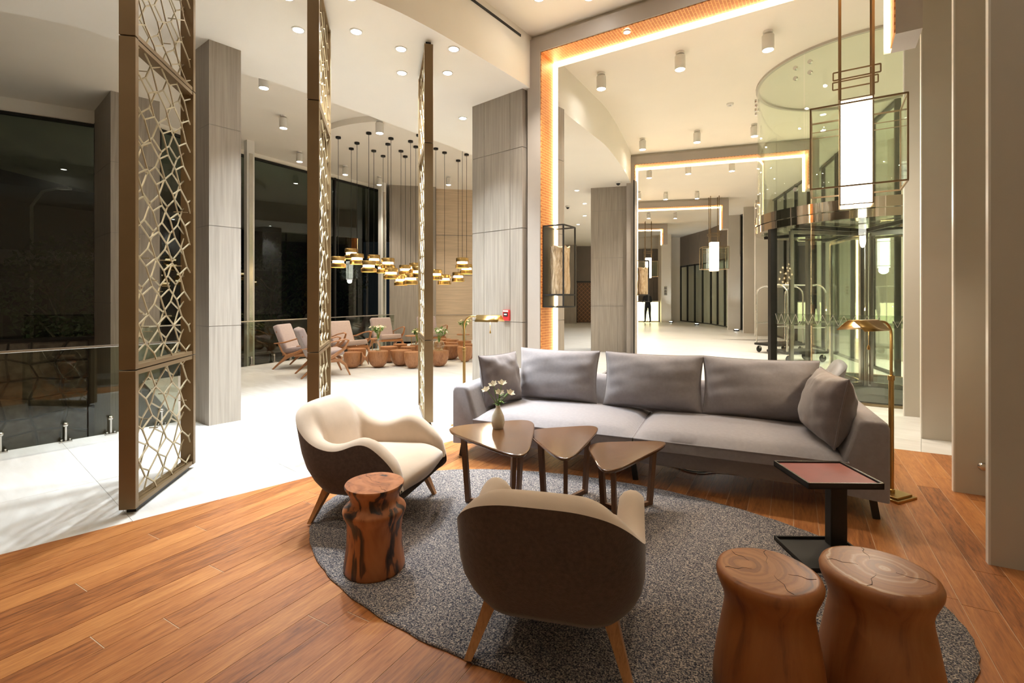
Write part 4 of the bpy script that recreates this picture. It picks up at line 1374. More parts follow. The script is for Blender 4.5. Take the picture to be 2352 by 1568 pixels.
# ---- brass pharmacy floor lamps
def pharmacy(label, loc, arm_dir, ztop, lit):
    t = thing('floor_lamp', label, 'floor lamp', loc, arm_dir, 'brass pharmacy floor lamps')
    bb = B()
    bb.span((-0.105, -0.105, 0.0), (0.105, 0.105, 0.016), bev=0.003)
    bb.span((-0.085, -0.085, 0.016), (0.085, 0.085, 0.030), bev=0.003)
    bb.build('base', MT['brass'], t)
    B().lathe([(0, 0.03), (0.022, 0.03), (0.022, 0.05), (0.016, 0.055), (0.016, 0.81), (0.021, 0.815), (0.021, 0.845), (0.012, 0.85), (0, 0.85)], 20).build('lower_pole', MT['brass'], t, smooth=True)
    path = [(0, 0, 0.72), (0, 0, ztop - 0.11)]
    for k in range(1, 9):
        a = PI / 2 * k / 8
        path.append((0.10 - 0.10 * math.cos(a), 0, ztop - 0.11 + 0.10 * math.sin(a)))
    path.append((0.17, 0, ztop - 0.01))
    B().tube(path, 0.0095, 12).build('upper_pole', MT['brass'], t, smooth=True)
    B().lathe([(0, 0), (0.016, 0), (0.016, 0.03), (0, 0.03)], 16).build('swivel', MT['brass'], t, loc=(0.165, 0, ztop - 0.025))
    hb = B()                                       # barrel-vault shade along the arm
    rows = []
    for x in (0.17, 0.44):
        rows.append([(x, y_, ztop - 0.062 + z_) for y_, z_ in ((-.092, 0), (-.06, .031), (-.036, .053), (-.02, .064), (-.008, .069), (.008, .069), (.02, .064), (.036, .053), (.06, .031), (.092, 0))])
    hb.grid(rows)
    sh_ = hb.build('shade', MT['brass'], t, smooth=True)
    md = sh_.modifiers.new('thickness', 'SOLIDIFY')
    md.thickness = 0.003
    B().tube([(0.21, 0, ztop - 0.03), (0.40, 0, ztop - 0.03)], 0.013, 12).build('bulb', MT['lens_warm'], t, smooth=True)
    cb_ = B()
    cb_.tube([(0.30, 0.03, ztop - 0.05), (0.30, 0.03, ztop - 0.16)], 0.0022, 6)
    cb_.lathe([(0, -0.195), (0.008, -0.192), (0.010, -0.182), (0.004, -0.16), (0, -0.16)], 12, loc=(0.30, 0.03, ztop))
    cb_.build('pull_chain', MT['brass'], t, smooth=True)
    point('bulb_light', (0.30, 0, ztop - 0.075), lit, WARM, t, 0.03)
    return t
pharmacy('brass pharmacy floor lamp right of the sofa arm', (2.66, 3.42, 0.004), math.radians(203), 1.235, 6)
pharmacy('brass pharmacy floor lamp behind the left end of the sofa', (-0.525, 5.35, 0.0), math.radians(-22), 1.20, 8)

# ---- lantern pendants of the hall
def lantern(label, c, ang, w, dp, z0, z1, t0, t1, ztop, watt):
    t = thing('lantern_pendant', label, 'pendant lamp', (c[0], c[1], 0), ang, 'box lantern pendants in the hall')
    fr = B()
    k = 0.016
    xs, ys = (-w / 2, w / 2), (-dp / 2, dp / 2)
    for z in (z0, z1):
        for y in ys:
            fr.bar((xs[0], y, z), (xs[1], y, z), k, k)
        for x in xs:
            fr.bar((x, ys[0], z), (x, ys[1], z), k, k)
    for x in xs:
        for y in ys:
            fr.bar((x, y, z0), (x, y, z1), k, k)
    for z in (z1 - 0.10, z1 - 0.17):
        fr.bar((xs[0], ys[1], z), (xs[1], ys[1], z), 0.008, 0.008)
    fr.build('outer_frame', MT['bronze'], t)
    for y in ys:
        B().span((xs[0] + .01, y - .002, z0 + .01), (xs[1] - .01, y + .002, z1 - .01)).build('glass_pane', MT['glass'], t)
    for x in xs:
        B().span((x - .002, ys[0] + .01, z0 + .01), (x + .002, ys[1] - .01, z1 - .01)).build('glass_pane', MT['glass'], t)
    q = 0.14
    lb = B().span((-q + .008, -q + .008, t0 + .01), (q - .008, q - .008, t1 - .01))
    lb.build('light_column', MT['lantern'], t)
    ib = B()
    for x in (-q, q):
        for y in (-q, q):
            ib.bar((x, y, t0), (x, y, t1), 0.012, 0.012)
    for z in (t0, t1):
        for s in (-q, q):
            ib.bar((-q, s, z), (q, s, z), 0.012, 0.012)
            ib.bar((s, -q, z), (s, q, z), 0.012, 0.012)
    ib.build('inner_frame', MT['bronze'], t)
    rb = B()
    for x in (-q, q):
        for y in (-q, q):
            rb.bar((x, y, t1), (x, y, ztop), 0.022, 0.022)
    rb.build('hanging_rods', MT['bronze'], t)
    hb = B()
    for s in (-q, q):
        hb.bar((-q - .06, s, t1 + 0.22), (q + .06, s, t1 + 0.22), 0.012, 0.012)
        hb.bar((-q - .06, s, t1 + 0.30), (q + .06, s, t1 + 0.30), 0.012, 0.012)
        hb.bar((-q - .06, s, t1 + 0.22), (-q - .06, s, t1 + 0.30), 0.012, 0.012)
        hb.bar((q + .06, s, t1 + 0.22), (q + .06, s, t1 + 0.30), 0.012, 0.012)
    hb.build('cross_bracket', MT['bronze'], t)
    point('lantern_light', (0, 0, t0 - 0.06), watt, (1, .93, .82), t, 0.12)
    return t
PA1 = math.atan2(-.5387, .8425)
c1 = (0.5 * (XAT(1863, 5.12) + XAT(2087, 4.70)) + 0.265 * 0.52, 0.5 * (5.12 + 4.70) + 0.265 * 0.85)
lantern('large nearest box lantern with a glowing column, in front of the revolving door', c1, PA1, 0.80, 0.53, 2.53, 3.37, 2.36, 3.45, ZP + 0.02, 25)
for k, (px_, py_, d_, lab) in enumerate(((1640, 590, 17.0, 'box lantern hanging in the hall before the glass wall, second from the entrance'), (1489, 612, 22.6, 'small box lantern hanging far down the hall near the reception desk'))):
    lantern(lab, (XAT(px_, d_), d_), math.radians(-12), 0.86, 0.56, ZAT(618 if k == 0 else 635, d_), ZAT(568 if k == 0 else 600, d_), ZAT(622 if k == 0 else 638, d_), ZAT(556 if k == 0 else 592, d_), ZC, 30)

# ---- ceiling can lights
def can(label, x, y, z=ZC, aim=(0, 0, -1), watt=CAN_W, col=(1.0, 0.90, 0.76), size=92, group='white can spotlights on the ceiling'):
    t = thing('can_spotlight', label, 'spotlight', (x, y, z), 0, group)
    B().lathe([(0, 0), (0.060, 0), (0.060, -0.030), (0.022, -0.034), (0.022, -0.06), (0, -0.06)], 24).build('mount', MT['white'], t, smooth=True)
    B().lathe([(0, -0.055), (0.070, -0.055), (0.074, -0.06), (0.074, -0.245), (0.066, -0.25), (0.062, -0.235), (0, -0.235)], 28).build('barrel', MT['white'], t, smooth=True)
    B().lathe([(0, -0.238), (0.058, -0.238), (0.058, -0.242), (0, -0.242)], 24).build('lens', MT['lens'], t)
    spot('can_beam', (0, 0, -0.26), watt, size, 0.7, col, t, 0.05, aim)
    return t
hall = [(1381, 168, 'left one of the front row'), (1562, 120, 'middle one of the front row'), (1764, 72, 'right one of the front row'), (1476, 318, 'left one of the row before the second portal'),
        (1601, 300, 'middle one of the row before the second portal'), (1733, 285, 'right one of the row before the second portal'), (1491, 388, 'left one just past the second portal'),
        (1581, 378, 'middle one just past the second portal'), (1681, 371, 'right one just past the second portal'), (1467, 440, 'left one of the row before the third portal'), (1529, 441, 'middle one of the row before the third portal'), (1601, 439, 'right one of the row before the third portal')]
for x, y, lab in hall:
    can('white can spotlight on the hall ceiling, ' + lab, *P(x, y, ZC))
for x, y, lab in ((1490, 485, 'left'), (1551, 481, 'right')):
    can('small distant can spotlight past the third portal, %s of two' % lab, XAT(x, 20.2), 20.2)
bay = [(606, 166, 'nearest the first pillar, half hidden by the soffit edge'), (651, 265, 'above the middle of the window bay'), (688, 348, 'close to the bay window top'), (793, 380, 'left of the pendant cluster'), (871, 405, 'behind the brass pendants near the window'), (1030, 405, 'in front of the beige wall'), (872, 262, 'just under the soffit edge above the pendants')]
for x, y, lab in bay:
    px_, py_ = P(x, y, ZC)
    zz_ = 4.78 if lab.startswith('just') else ZC
    can('white can spotlight in the bay, ' + lab, px_, py_, zz_, watt=CAN_W * 0.8, group='white can spotlights in the bay')

for x, y, lab in ((8.6, 9.0, 'nearer'), (10.2, 6.6, 'farther')):
    can('white can spotlight in the entrance lobby beyond the revolving door, %s one' % lab, x, y, watt=CAN_W * 4.5, size=140, group='white can spotlights in the entrance lobby')
can('unseen added can spotlight over the court left of the nearest screen', -6.3, 4.6, watt=CAN_W * 1.5, group='white can spotlights in the bay')  # out of view, added to brighten the dim ceiling at the left

# ---- recessed downlights of the low soffit
def downlight(label, x, y, z, watt, size=84, col=COOL, group='recessed downlights'):
    t = thing('recessed_downlight', label, 'downlight', (x, y, z), 0, group)
    B().lathe([(0.052, 0.002), (0.068, 0.0), (0.068, -0.008), (0.052, -0.008), (0.052, 0.002)], 24).build('trim_ring', MT['white'], t, smooth=True)
    B().lathe([(0, -0.002), (0.052, -0.002), (0.052, -0.006), (0, -0.006)], 24).build('lens', MT['lens'], t)
    spot('downlight_beam', (0, 0, -0.02), watt, size, 0.6, col, t, 0.05)
    return t
dl = [(660, -8, 'left one at the top edge of the photo'), (805, -8, 'right one at the top edge of the photo'), (685, 68, 'left of the middle lattice screen'), (818, 72, 'right of the middle lattice screen'),
      (921, 112, 'front left of the group of four'), (1042, 112, 'front right of the group of four'), (923, 167, 'rear left of the group of four'), (1028, 167, 'rear right of the group of four'), (1063, 271, 'beside the wide pillar')]
for x, y, lab in dl:
    downlight('recessed downlight in the pale soffit, ' + lab, *P(x, y, ZS), ZS, SOFFIT_W)
for x, y, lab in ((1287, 398, 'beside the glowing jamb'), (1325, 437, 'nearest the hall pillar'), (1343, 467, 'second beside the hall pillar'), (1343, 495, 'third beside the hall pillar'), (1328, 515, 'farthest beside the hall pillar')):
    downlight('small recessed downlight in the curved hall soffit, ' + lab, *P(x, y, ZS), ZS, SOFFIT_W * 0.5)
# seating group: one visible downlight, then lamps added out of view to brighten it
downlight('recessed downlight in the high ceiling above the sofa, at the top edge of the photo', *P(1238, -4, ZC), ZC, LOUNGE_W * 2.2, 80, (1, .95, .88))
for x, y, f_, lab in ((-3.3, 1.9, 1.0, 'over the wood floor on the left'), (-1.9, 2.6, 1.0, 'over the beige armchair'), (1.9, 4.95, 1.6, 'over the right half of the sofa'), (0.9, 5.7, 1.5, 'over the middle of the sofa'),
                      (0.5, 0.8, 0.4, 'over the near end of the rug'), (2.3, 1.3, 0.15, 'over the stools on the right'), (1.6, -1.8, 0.7, 'behind the viewer')):
    downlight('unseen added downlight in the high ceiling ' + lab, x, y, ZC, LOUNGE_W * f_, 85, (1, .90, .76))

# ---- brass pendants over the bowl tables
pend = [(777, 314, 602), (807, 340, 583), (820, 327, 595), (847, 304, 612), (858.5, 345, 597), (880, 357, 616), (891, 329.5, 605), (898, 316.5, 628), (921, 345.5, 644), (931, 358, 620), (943, 323, 641), (955, 335.6, 616),
        (962, 309, 625), (1001, 340, 631), (1021, 349, 642), (1052.5, 367.5, 636), (1062, 338, 604), (1071.6, 353.5, 618)]
for k, (x, yc, yp) in enumerate(pend):
    X, Y = P(x, yc, 4.78)
    zc_ = ZAT(yp, Y)
    t = thing('brass_pendant', 'two-tier brass drum pendant, %s from the left in the cluster over the bowl tables' % ORD[k], 'pendant lamp', (X, Y, 0), 0, 'brass pendants over the bowl tables')
    B().lathe([(0, 4.78), (0.055, 4.78), (0.055, 4.745), (0, 4.745)], 20).build('canopy', MT['darkmetal'], t, smooth=True)
    B().tube([(0, 0, zc_ + 0.10), (0, 0, 4.75)], 0.005, 6).build('cord', MT['darkmetal'], t)
    R0 = 0.145
    B().lathe([(0, zc_ + 0.118), (R0 * .92, zc_ + 0.118), (R0, zc_ + 0.105), (R0, zc_ + 0.028), (R0 * .96, zc_ + 0.028), (R0 * .96, zc_ + 0.10), (0, zc_ + 0.108)], 32).build('upper_drum', MT['brass'], t, smooth=True, angle=50)
    B().lathe([(R0 * .86, zc_ - 0.02), (R0 * 1.08, zc_ - 0.045), (R0 * 1.08, zc_ - 0.112), (R0 * 1.03, zc_ - 0.112), (R0 * 1.03, zc_ - 0.05), (R0 * .82, zc_ - 0.026)], 32).build('lower_drum', MT['brass'], t, smooth=True, angle=50)
    B().lathe([(0, zc_ + 0.03), (R0 * .80, zc_ + 0.03), (R0 * .80, zc_ - 0.02), (R0 * .95, zc_ - 0.09), (0, zc_ - 0.09)], 28).build('diffuser', MT['lens_warm'], t, smooth=True)
for x, y in ((-3.0, 10.4), (-1.6, 10.6), (-2.2, 11.5)):
    pass

# ---- bowl-shaped wooden tables
bowls = [(812.8, 807.8, 0.19, 843.8), (868.7, 806, 0.215, 844), (920.8, 804, 0.235, 840), (947.5, 808, 0.18, 846), (1008, 805, 0.22, 841.5), (893, 795.6, 0.20, 0), (816.6, 801.7, 0.20, 0), (937.6, 796, 0.17, 0), (919, 790, 0.17, 0),
         (958, 792, 0.17, 0), (1035.6, 794, 0.235, 825.4), (1067.7, 796, 0.18, 830.8), (1037, 786, 0.16, 0), (1038.6, 780, 0.18, 0), (1012, 785, 0.17, 0), (1066, 782.6, 0.19, 0), (1077, 790, 0.16, 0), (1022, 778, 0.16, 0)]
BL = []
for k, (x, yt, r, yb) in enumerate(bowls):
    if yb:
        Y = F * H / (yb - YH) + 0.05
        zt = min(0.37, max(0.31, ZAT(yt, Y)))
    else:
        zt = 0.34
        Y = F * (H - zt) / (yt - YH)
    BL.append([XAT(x, Y), Y, r * 0.92, zt, k])
# keep neighbours from overlapping
for it in range(60):
    for i in range(len(BL)):
        for j in range(i + 1, len(BL)):
            a, b = BL[i], BL[j]
            dx, dy = b[0] - a[0], b[1] - a[1]
            dist = math.hypot(dx, dy)
            need = a[2] + b[2] + 0.015
            if dist < need:
                s_ = (need - dist) / 2
                if abs(dy) < 0.02:
                    dy = 0.02
                dn = math.hypot(dx * 0.25, dy)
                ux, uy = dx * 0.25 / dn, dy / dn
                a[0] -= ux * s_
                a[1] -= uy * s_
                b[0] += ux * s_
                b[1] += uy * s_
order = sorted(range(len(BL)), key=lambda i: BL[i][0] / BL[i][1])
for rank, i in enumerate(order):
    X, Y, r, zt, k = BL[i]
    t = thing('bowl_table', 'round-bottomed wooden bowl table, %s from the left in the bay cluster' % ORD[rank], 'side table', (X, Y, 0), 0.7 * k, 'wooden bowl tables in the bay')
    B().lathe([(0, 0), (r * 0.30, 0.0), (r * 0.55, zt * 0.07), (r * 0.78, zt * 0.22), (r * 0.93, zt * 0.45), (r * 0.995, zt * 0.70), (r, zt * 0.96), (r * 0.985, zt), (0, zt)], 36).build('body', MT['drumwood'], t, smooth=True, angle=45)
    B().lathe([(0, zt), (r * 0.93, zt), (r * 0.93, zt + 0.003), (0, zt + 0.003)], 36).build('top_inlay', MT['drumwood'], t)
# wooden saddle bridging the two left front bowls
a, b = BL[0], BL[1]
br_ = thing('table_bridge', 'curved wooden saddle joining the two leftmost front bowl tables', 'table part', ((a[0] + b[0]) / 2, (a[1] + b[1]) / 2, 0), math.atan2(b[1] - a[1], b[0] - a[0]))
gap = math.hypot(b[0] - a[0], b[1] - a[1]) - a[2] - b[2]
rows = []
for s in range(9):
    f_ = -1 + s / 4
    x = f_ * (gap / 2 + 0.002)
    up = 0.21 + 0.10 * f_ * f_
    lo = 0.16 - 0.10 * f_ * f_
    rows.append([(x, -0.07, lo), (x, -0.07, up), (x, 0.07, up), (x, 0.07, lo)])
bb = B()
vv = bb.grid(rows, closed_u=True)
bb.bm.faces.new(vv[0])
bb.bm.faces.new(vv[-1])
bb.build('saddle', MT['drumwood'], br_, smooth=True)
# slim side tables between the chairs
for x, y, lab in ((855, 777, 'beside the middle lounge chair'), (945, 770, 'in front of the far bay pillar'), (1064, 767, 'beside the far flowers')):
    Y = 11.6 if x < 900 else 12.3
    t = thing('round_side_table', 'slim round wooden side table on a thin post ' + lab, 'side table', (XAT(x, Y), Y, 0), 0, 'slim round side tables')
    zt = ZAT(y, Y)
    B().lathe([(0, zt - 0.02), (0.16, zt - 0.02), (0.165, zt - 0.01), (0.16, zt), (0, zt)], 32).build('top', MT['drumwood'], t, smooth=True)
    B().lathe([(0, 0.012), (0.009, 0.012), (0.009, zt - 0.02), (0, zt - 0.02)], 12).build('post', MT['brass'], t)
    B().lathe([(0, 0), (0.12, 0), (0.12, 0.008), (0.02, 0.014), (0, 0.014)], 28).build('foot', MT['drumwood'], t)
# vases of flowers on the bowls
def bowl_vase(label, i, kind, seed):
    X, Y, r, zt, k = BL[i]
    t = thing('glass_vase', label, 'vase', (X, Y, zt + 0.003), 0, 'flower vases on the bowl tables')
    if kind == 'tall':
        pr_ = [(0, 0), (0.055, 0), (0.055, 0.006), (0.050, 0.10), (0.062, 0.26), (0.059, 0.26), (0.047, 0.10), (0.050, 0.012), (0, 0.012)]
        h0 = 0.24
    elif kind == 'round':
        pr_ = [(0, 0), (0.06, 0), (0.10, 0.04), (0.118, 0.10), (0.10, 0.17), (0.07, 0.20), (0.067, 0.20), (0.096, 0.168), (0.113, 0.10), (0.096, 0.045), (0.058, 0.008), (0, 0.008)]
        h0 = 0.19
    else:
        pr_ = [(0, 0), (0.09, 0), (0.10, 0.02), (0.10, 0.11), (0.097, 0.11), (0.096, 0.022), (0.088, 0.006), (0, 0.006)]
        h0 = 0.10
    B().lathe(pr_, 28).build('glass', MT['glass'], t, smooth=True, angle=60)
    bouquet(t, h0, 0.24, 0.16, 14, 12, 0.055, 70, seed, 0.09)
bowl_vase('tall clear vase of white flowers on the second front bowl table', 1, 'tall', 1)
bowl_vase('round fishbowl vase of white flowers right of the farthest lattice screen', 4, 'round', 2)
bowl_vase('low glass bowl of green foliage left of the farthest lattice screen', 9, 'low', 3)
bowl_vase('tall clear vase of white flowers beside the left floor lamp pole', 15, 'tall', 4)

# ---- wooden lounge chairs in the bay.  local: +x forward
def lounge_chair(label, loc, rz):
    t = thing('lounge_chair', label, 'lounge chair', loc, rz, 'wooden lounge chairs in the bay')
    sc = B().box((0.56, 0.54, 0.11), (0.02, 0, 0.385), (0, R_(-7), 0), bev=0.04, seg=3)
    sc.build('seat_cushion', MT['mauve'], t, smooth=True)
    B().box((0.12, 0.54, 0.56), (-0.33, 0, 0.59), (0, R_(-22), 0), bev=0.04, seg=3).build('back_cushion', MT['mauve'], t, smooth=True)
    for s in (-1, 1):
        y = s * 0.32
        fb_ = B()
        hip = (-0.10, y, 0.28)
        fb_.tube([(-0.44, y * 1.06, 0.0), (-0.30, y * 1.03, 0.13), (-0.16, y, 0.25), (0.06, y, 0.33), (0.28, y, 0.47), (0.35, y, 0.60), (0.36, y, 0.63)], [0.014, 0.022, 0.042, 0.036, 0.024, 0.018, 0.017], 10)
        fb_.tube([(-0.02, y, 0.27), (0.20, y, 0.28), (0.30, y, 0.19), (0.38, y * 1.05, 0.0)], [0.03, 0.034, 0.024, 0.013], 10)
        fb_.build('side_frame', MT['teak'], t, smooth=True)
        ab_ = B()
        ab_.tube([(0.365, y, 0.625), (0.30, y, 0.645), (0.05, y, 0.60), (-0.22, y, 0.52), (-0.42, y, 0.50)], [0.018, 0.022, 0.022, 0.026, 0.014], 10, flat=0.6)
        ab_.tube([(-0.34, y, 0.51), (-0.26, y, 0.34), (-0.16, y, 0.25)], [0.014, 0.018, 0.02], 8)
        ab_.build('armrest', MT['teak'], t, smooth=True)
    rb = B()
    for x, z in ((-0.24, 0.29), (0.24, 0.31)):
        rb.bar((x, -0.32, z), (x, 0.32, z), 0.03, 0.05)
    rb.bar((-0.40, -0.27, 0.72), (-0.40, 0.27, 0.72), 0.02, 0.04)
    rb.build('cross_rails', MT['teak'], t)
    return t
lounge_chair('wooden lounge chair with mauve cushions nearest the window, left of the middle screen', (XAT(686, 9.55), 9.75, 0), R_(-2))
lounge_chair('wooden lounge chair with mauve cushions seen from behind through the middle lattice screen', (XAT(742, 8.8), 8.85, 0), R_(32))
lounge_chair('wooden lounge chair with mauve cushions facing the bowls, just right of the middle screen', (XAT(797, 10.6), 10.75, 0), R_(-38))
lounge_chair('wooden lounge chair with mauve cushions by the window, behind the tall vase', (XAT(885, 12.3), 12.45, 0), R_(-52))
lounge_chair('wooden lounge chair with mauve cushions half hidden behind the farthest lattice screen', (XAT(988, 13.1), 13.3, 0), R_(-60))

# ================================================================== SMALL THINGS, THE HALL AND THE NIGHT OUTSIDE
# ---- fire alarm pull station on the wide pillar
pa = Vector((-0.583, 7.176))
pb_ = Vector((0.14, 6.547))
dd = (pb_ - pa).normalized()
nn = Vector((dd.y, -dd.x)) if dd.y < 0 and -dd.x < 0 else Vector((-dd.y, dd.x))
if nn.y > 0:
    nn = -nn
fl = pa + dd * 0.72 * (pb_ - pa).length + nn * 0.002
fa = thing('fire_alarm', 'small red fire alarm pull station on the wide stone pillar', 'fire alarm', (fl.x, fl.y, 1.15), math.atan2(dd.y, dd.x))
B().box((0.115, 0.035, 0.15), (0, -0.0175, 0), bev=0.006).build('housing', MT['alarmred'], fa, smooth=True)
B().box((0.075, 0.008, 0.05), (0, -0.037, 0.01), bev=0.002).build('pull_handle', MT['blackmetal'], fa)
B().box((0.05, 0.002, 0.016), (0, -0.042, 0.012)).build('label_strip', MT['white'], fa)
B().box((0.09, 0.006, 0.02), (0, -0.037, 0.058)).build('top_bar', MT['white'], fa)

# ---- art niche: black cage with a split trunk, hung on the jamb of the portal
def art(label_c, label_t, root_loc, ang, w, dp, z0, z1, ztray, tz1, seed):
    t = thing('display_cage', label_c, 'display frame', (root_loc[0], root_loc[1], 0), ang, 'black display cages on the portal jambs')
    f = B()
    k = 0.018
    for z in (z0, z1, ztray):
        for y in (0, dp):
            f.bar((0, y, z), (w, y, z), k, k)
        for x in (0, w):
            f.bar((x, 0, z), (x, dp, z), k, k)
    for x in (0, w):
        for y in (0, dp):
            f.bar((x, y, z0), (x, y, z1), k, k)
    f.build('frame', MT['blackmetal'], t)
    B().span((0.012, 0.014, ztray - 0.012), (w - 0.012, dp - 0.014, ztray + 0.012)).build('shelf', MT['blackmetal'], t)
    B().span((-0.004, 0, z0), (0.006, dp, z1)).build('back_panel', MT['blackmetal'], t)
    rnd = random.Random(seed)
    bb = B()
    hgt = tz1 - ztray - 0.012
    rows = []
    for j in range(15):
        row = []
        for i in range(22):
            a = 2 * PI * i / 22
            r = 0.125 * (1 + 0.10 * math.sin(3 * a + 1) + 0.07 * math.sin(7 * a + j * 0.5) + 0.03 * math.sin(11 * a) + (0.10 if j > 12 else 0) * math.sin(a * 2))
            row.append((r * math.cos(a), r * 0.82 * math.sin(a), hgt * j / 14 + (0.02 * math.sin(5 * a) if j == 14 else 0)))
        rows.append(row)
    vv = bb.grid(rows, closed_u=True)
    bb.bm.faces.new(vv[0])
    bb.bm.faces.new(vv[-1])
    m = Matrix.Rotation(ang, 4, 'Z') @ Vector((w * 0.52, dp * 0.5, 0))
    o = bb.build('trunk_sculpture', MT['trunkA'], smooth=True, loc=(root_loc[0] + m.x, root_loc[1] + m.y, ztray + 0.0125), angle=60)
    tag(o, label_t, 'sculpture', 'split trunks in the display cages')
n1 = Vector((0.5387, 0.8425))
q = Vector(p1a) + n1 * 0.44
art('black metal display cage on the left jamb of the largest portal', 'bleached split tree trunk in the cage on the largest portal', (0.415, 6.50), PA1, 0.30, 0.35, ZAT(704, 6.6), ZAT(522, 6.6), ZAT(677, 6.6), ZAT(568, 6.6), 1)
art('black metal display cage at the second portal, small in the distance', 'yellow-lit split tree trunk in the distant cage by the reception', (3.06, 12.06), math.radians(-19), 0.30, 0.30, ZAT(692, 12.3), ZAT(600, 12.3), ZAT(677, 12.3), ZAT(616, 12.3), 2)

# ---- leaning grey panel door beside the hall pillar
pd = thing('panel_door', 'tall narrow grey panel with a black edge beside the hall pillar', 'door panel', (2.985, 11.66, 0.0), math.radians(74))
B().span((0, 0, 0.02), (0.30, 0.05, ZS - 0.02), bev=0.003).build('leaf', MT['greyframe'], pd)
B().span((-0.004, 0.05, 0.0), (0.30, 0.08, ZS)).build('edge_rail', MT['darkmetal'], pd)

# ---- far end of the hall
fx0, fx1, fy = XAT(1436, 27.4), XAT(1513, 27.4), 27.4
ct = thing('reception_desk', 'glowing yellow reception desk at the far end of the hall', 'reception desk', (fx0, fy, 0), 0)
n = 3
for k in range(n):
    a, b = k * (fx1 - fx0) / n, (k + 1) * (fx1 - fx0) / n
    B().span((a + .02, 0, 0.06), (b - .02, 0.03, 1.12)).build('lit_panel', MT['counter'], ct)
B().span((-0.02, 0.03, 0), (fx1 - fx0 + .02, 0.7, 1.14)).build('body', MT['greypanel'], ct)
B().span((-0.03, -0.03, 1.14), (fx1 - fx0 + .03, 0.72, 1.18)).build('desk_top', MT['white'], ct)
bwall = thing('backdrop_panel', 'dark grey upholstered panel behind the reception desk', 'wall panel', (XAT(1460, 28.45), 28.45, 0), 0)
for k in range(3):
    B().box((0.62, 0.10, 4.2), (0.1 + k * 0.63, 0.03, 2.1), bev=0.01).build('panel', MT['greypanel'], bwall)
pw = thing('white_pier', 'pale beige pier with a switch plate right of the reception desk', 'pier', (fx1 + 0.08, 27.2, 0), 0)
B().span((0, 0, 0), (0.55, 0.6, ZC)).build('pier', MT['ceiling'], pw)
B().span((0.15, -0.015, 1.5), (0.32, 0, 2.0), bev=0.004).build('sign_plate', MT['chrome'], pw)
for k in range(3):
    B().span((0.18, -0.02, 1.54 + k * .15), (0.29, -0.015, 1.64 + k * .15)).build('sign_field', MT['greypanel'], pw)
# dark doorway with a brown lattice leaf, left of the hall pillar
dk = thing('doorway_panel', 'dark grey doorway with a brown diamond lattice leaf, far left in the hall', 'doorway', (XAT(1318, 26.8), 26.8, 0), 0)
wd = XAT(1362, 26.8) - XAT(1318, 26.8)
B().span((0, 0.05, 0), (wd, 0.15, ZS)).build('dark_panel', MT['greypanel'], dk)
B().span((0.18, 0.0, 0), (wd, 0.05, 2.2)).build('door_leaf', MT['latticebrown'], dk)
lb = B()
for k in range(-6, 12):
    for s in (1, -1):
        x0_, z0_ = (0.2, 0.1 + k * 0.22) if s > 0 else (0.2, 0.1 + (k + 3) * 0.22)
        x1_, z1_ = wd - 0.02, z0_ + s * (wd - 0.22)
        lo, hi = 0.05, 2.15
        dz = z1_ - z0_
        t0 = max(0, min((lo - z0_) / dz, (hi - z0_) / dz))
        t1 = min(1, max((lo - z0_) / dz, (hi - z0_) / dz))
        if t1 - t0 > 0.05:
            lb.bar((x0_ + (x1_ - x0_) * t0, -0.01, z0_ + dz * t0), (x0_ + (x1_ - x0_) * t1, -0.01, z0_ + dz * t1), 0.02, 0.02)
lb.build('lattice', MT['legwood'], dk, fix=False)
B().span((0.12, -0.03, 2.2), (wd, 0.05, 2.28)).build('lintel', MT['darkmetal'], dk)
# uplights at the foot of the far glass
for x, y, lab in ((1545, 741, 'at the left end of the hall glass'), (1605, 746, 'before the middle of the hall glass'), (1697, 760, 'between the two far fins')):
    X, Y = P(x, y)
    t = thing('floor_uplight', 'small floor uplight glowing ' + lab, 'uplight', (X - 0.1, Y, 0), 0, 'floor uplights at the hall glass')
    B().lathe([(0, 0), (0.11, 0), (0.11, 0.05), (0.08, 0.06), (0, 0.06)], 20).build('housing', MT['darkmetal'], t)
    B().lathe([(0, 0.06), (0.07, 0.06), (0.07, 0.066), (0, 0.066)], 20).build('lens', MT['uplight'], t)
    spot('uplight_beam', (0, 0, 0.09), 60, 60, 0.8, (.85, .95, 1), t, 0.05, (0.15, 0.1, 1))

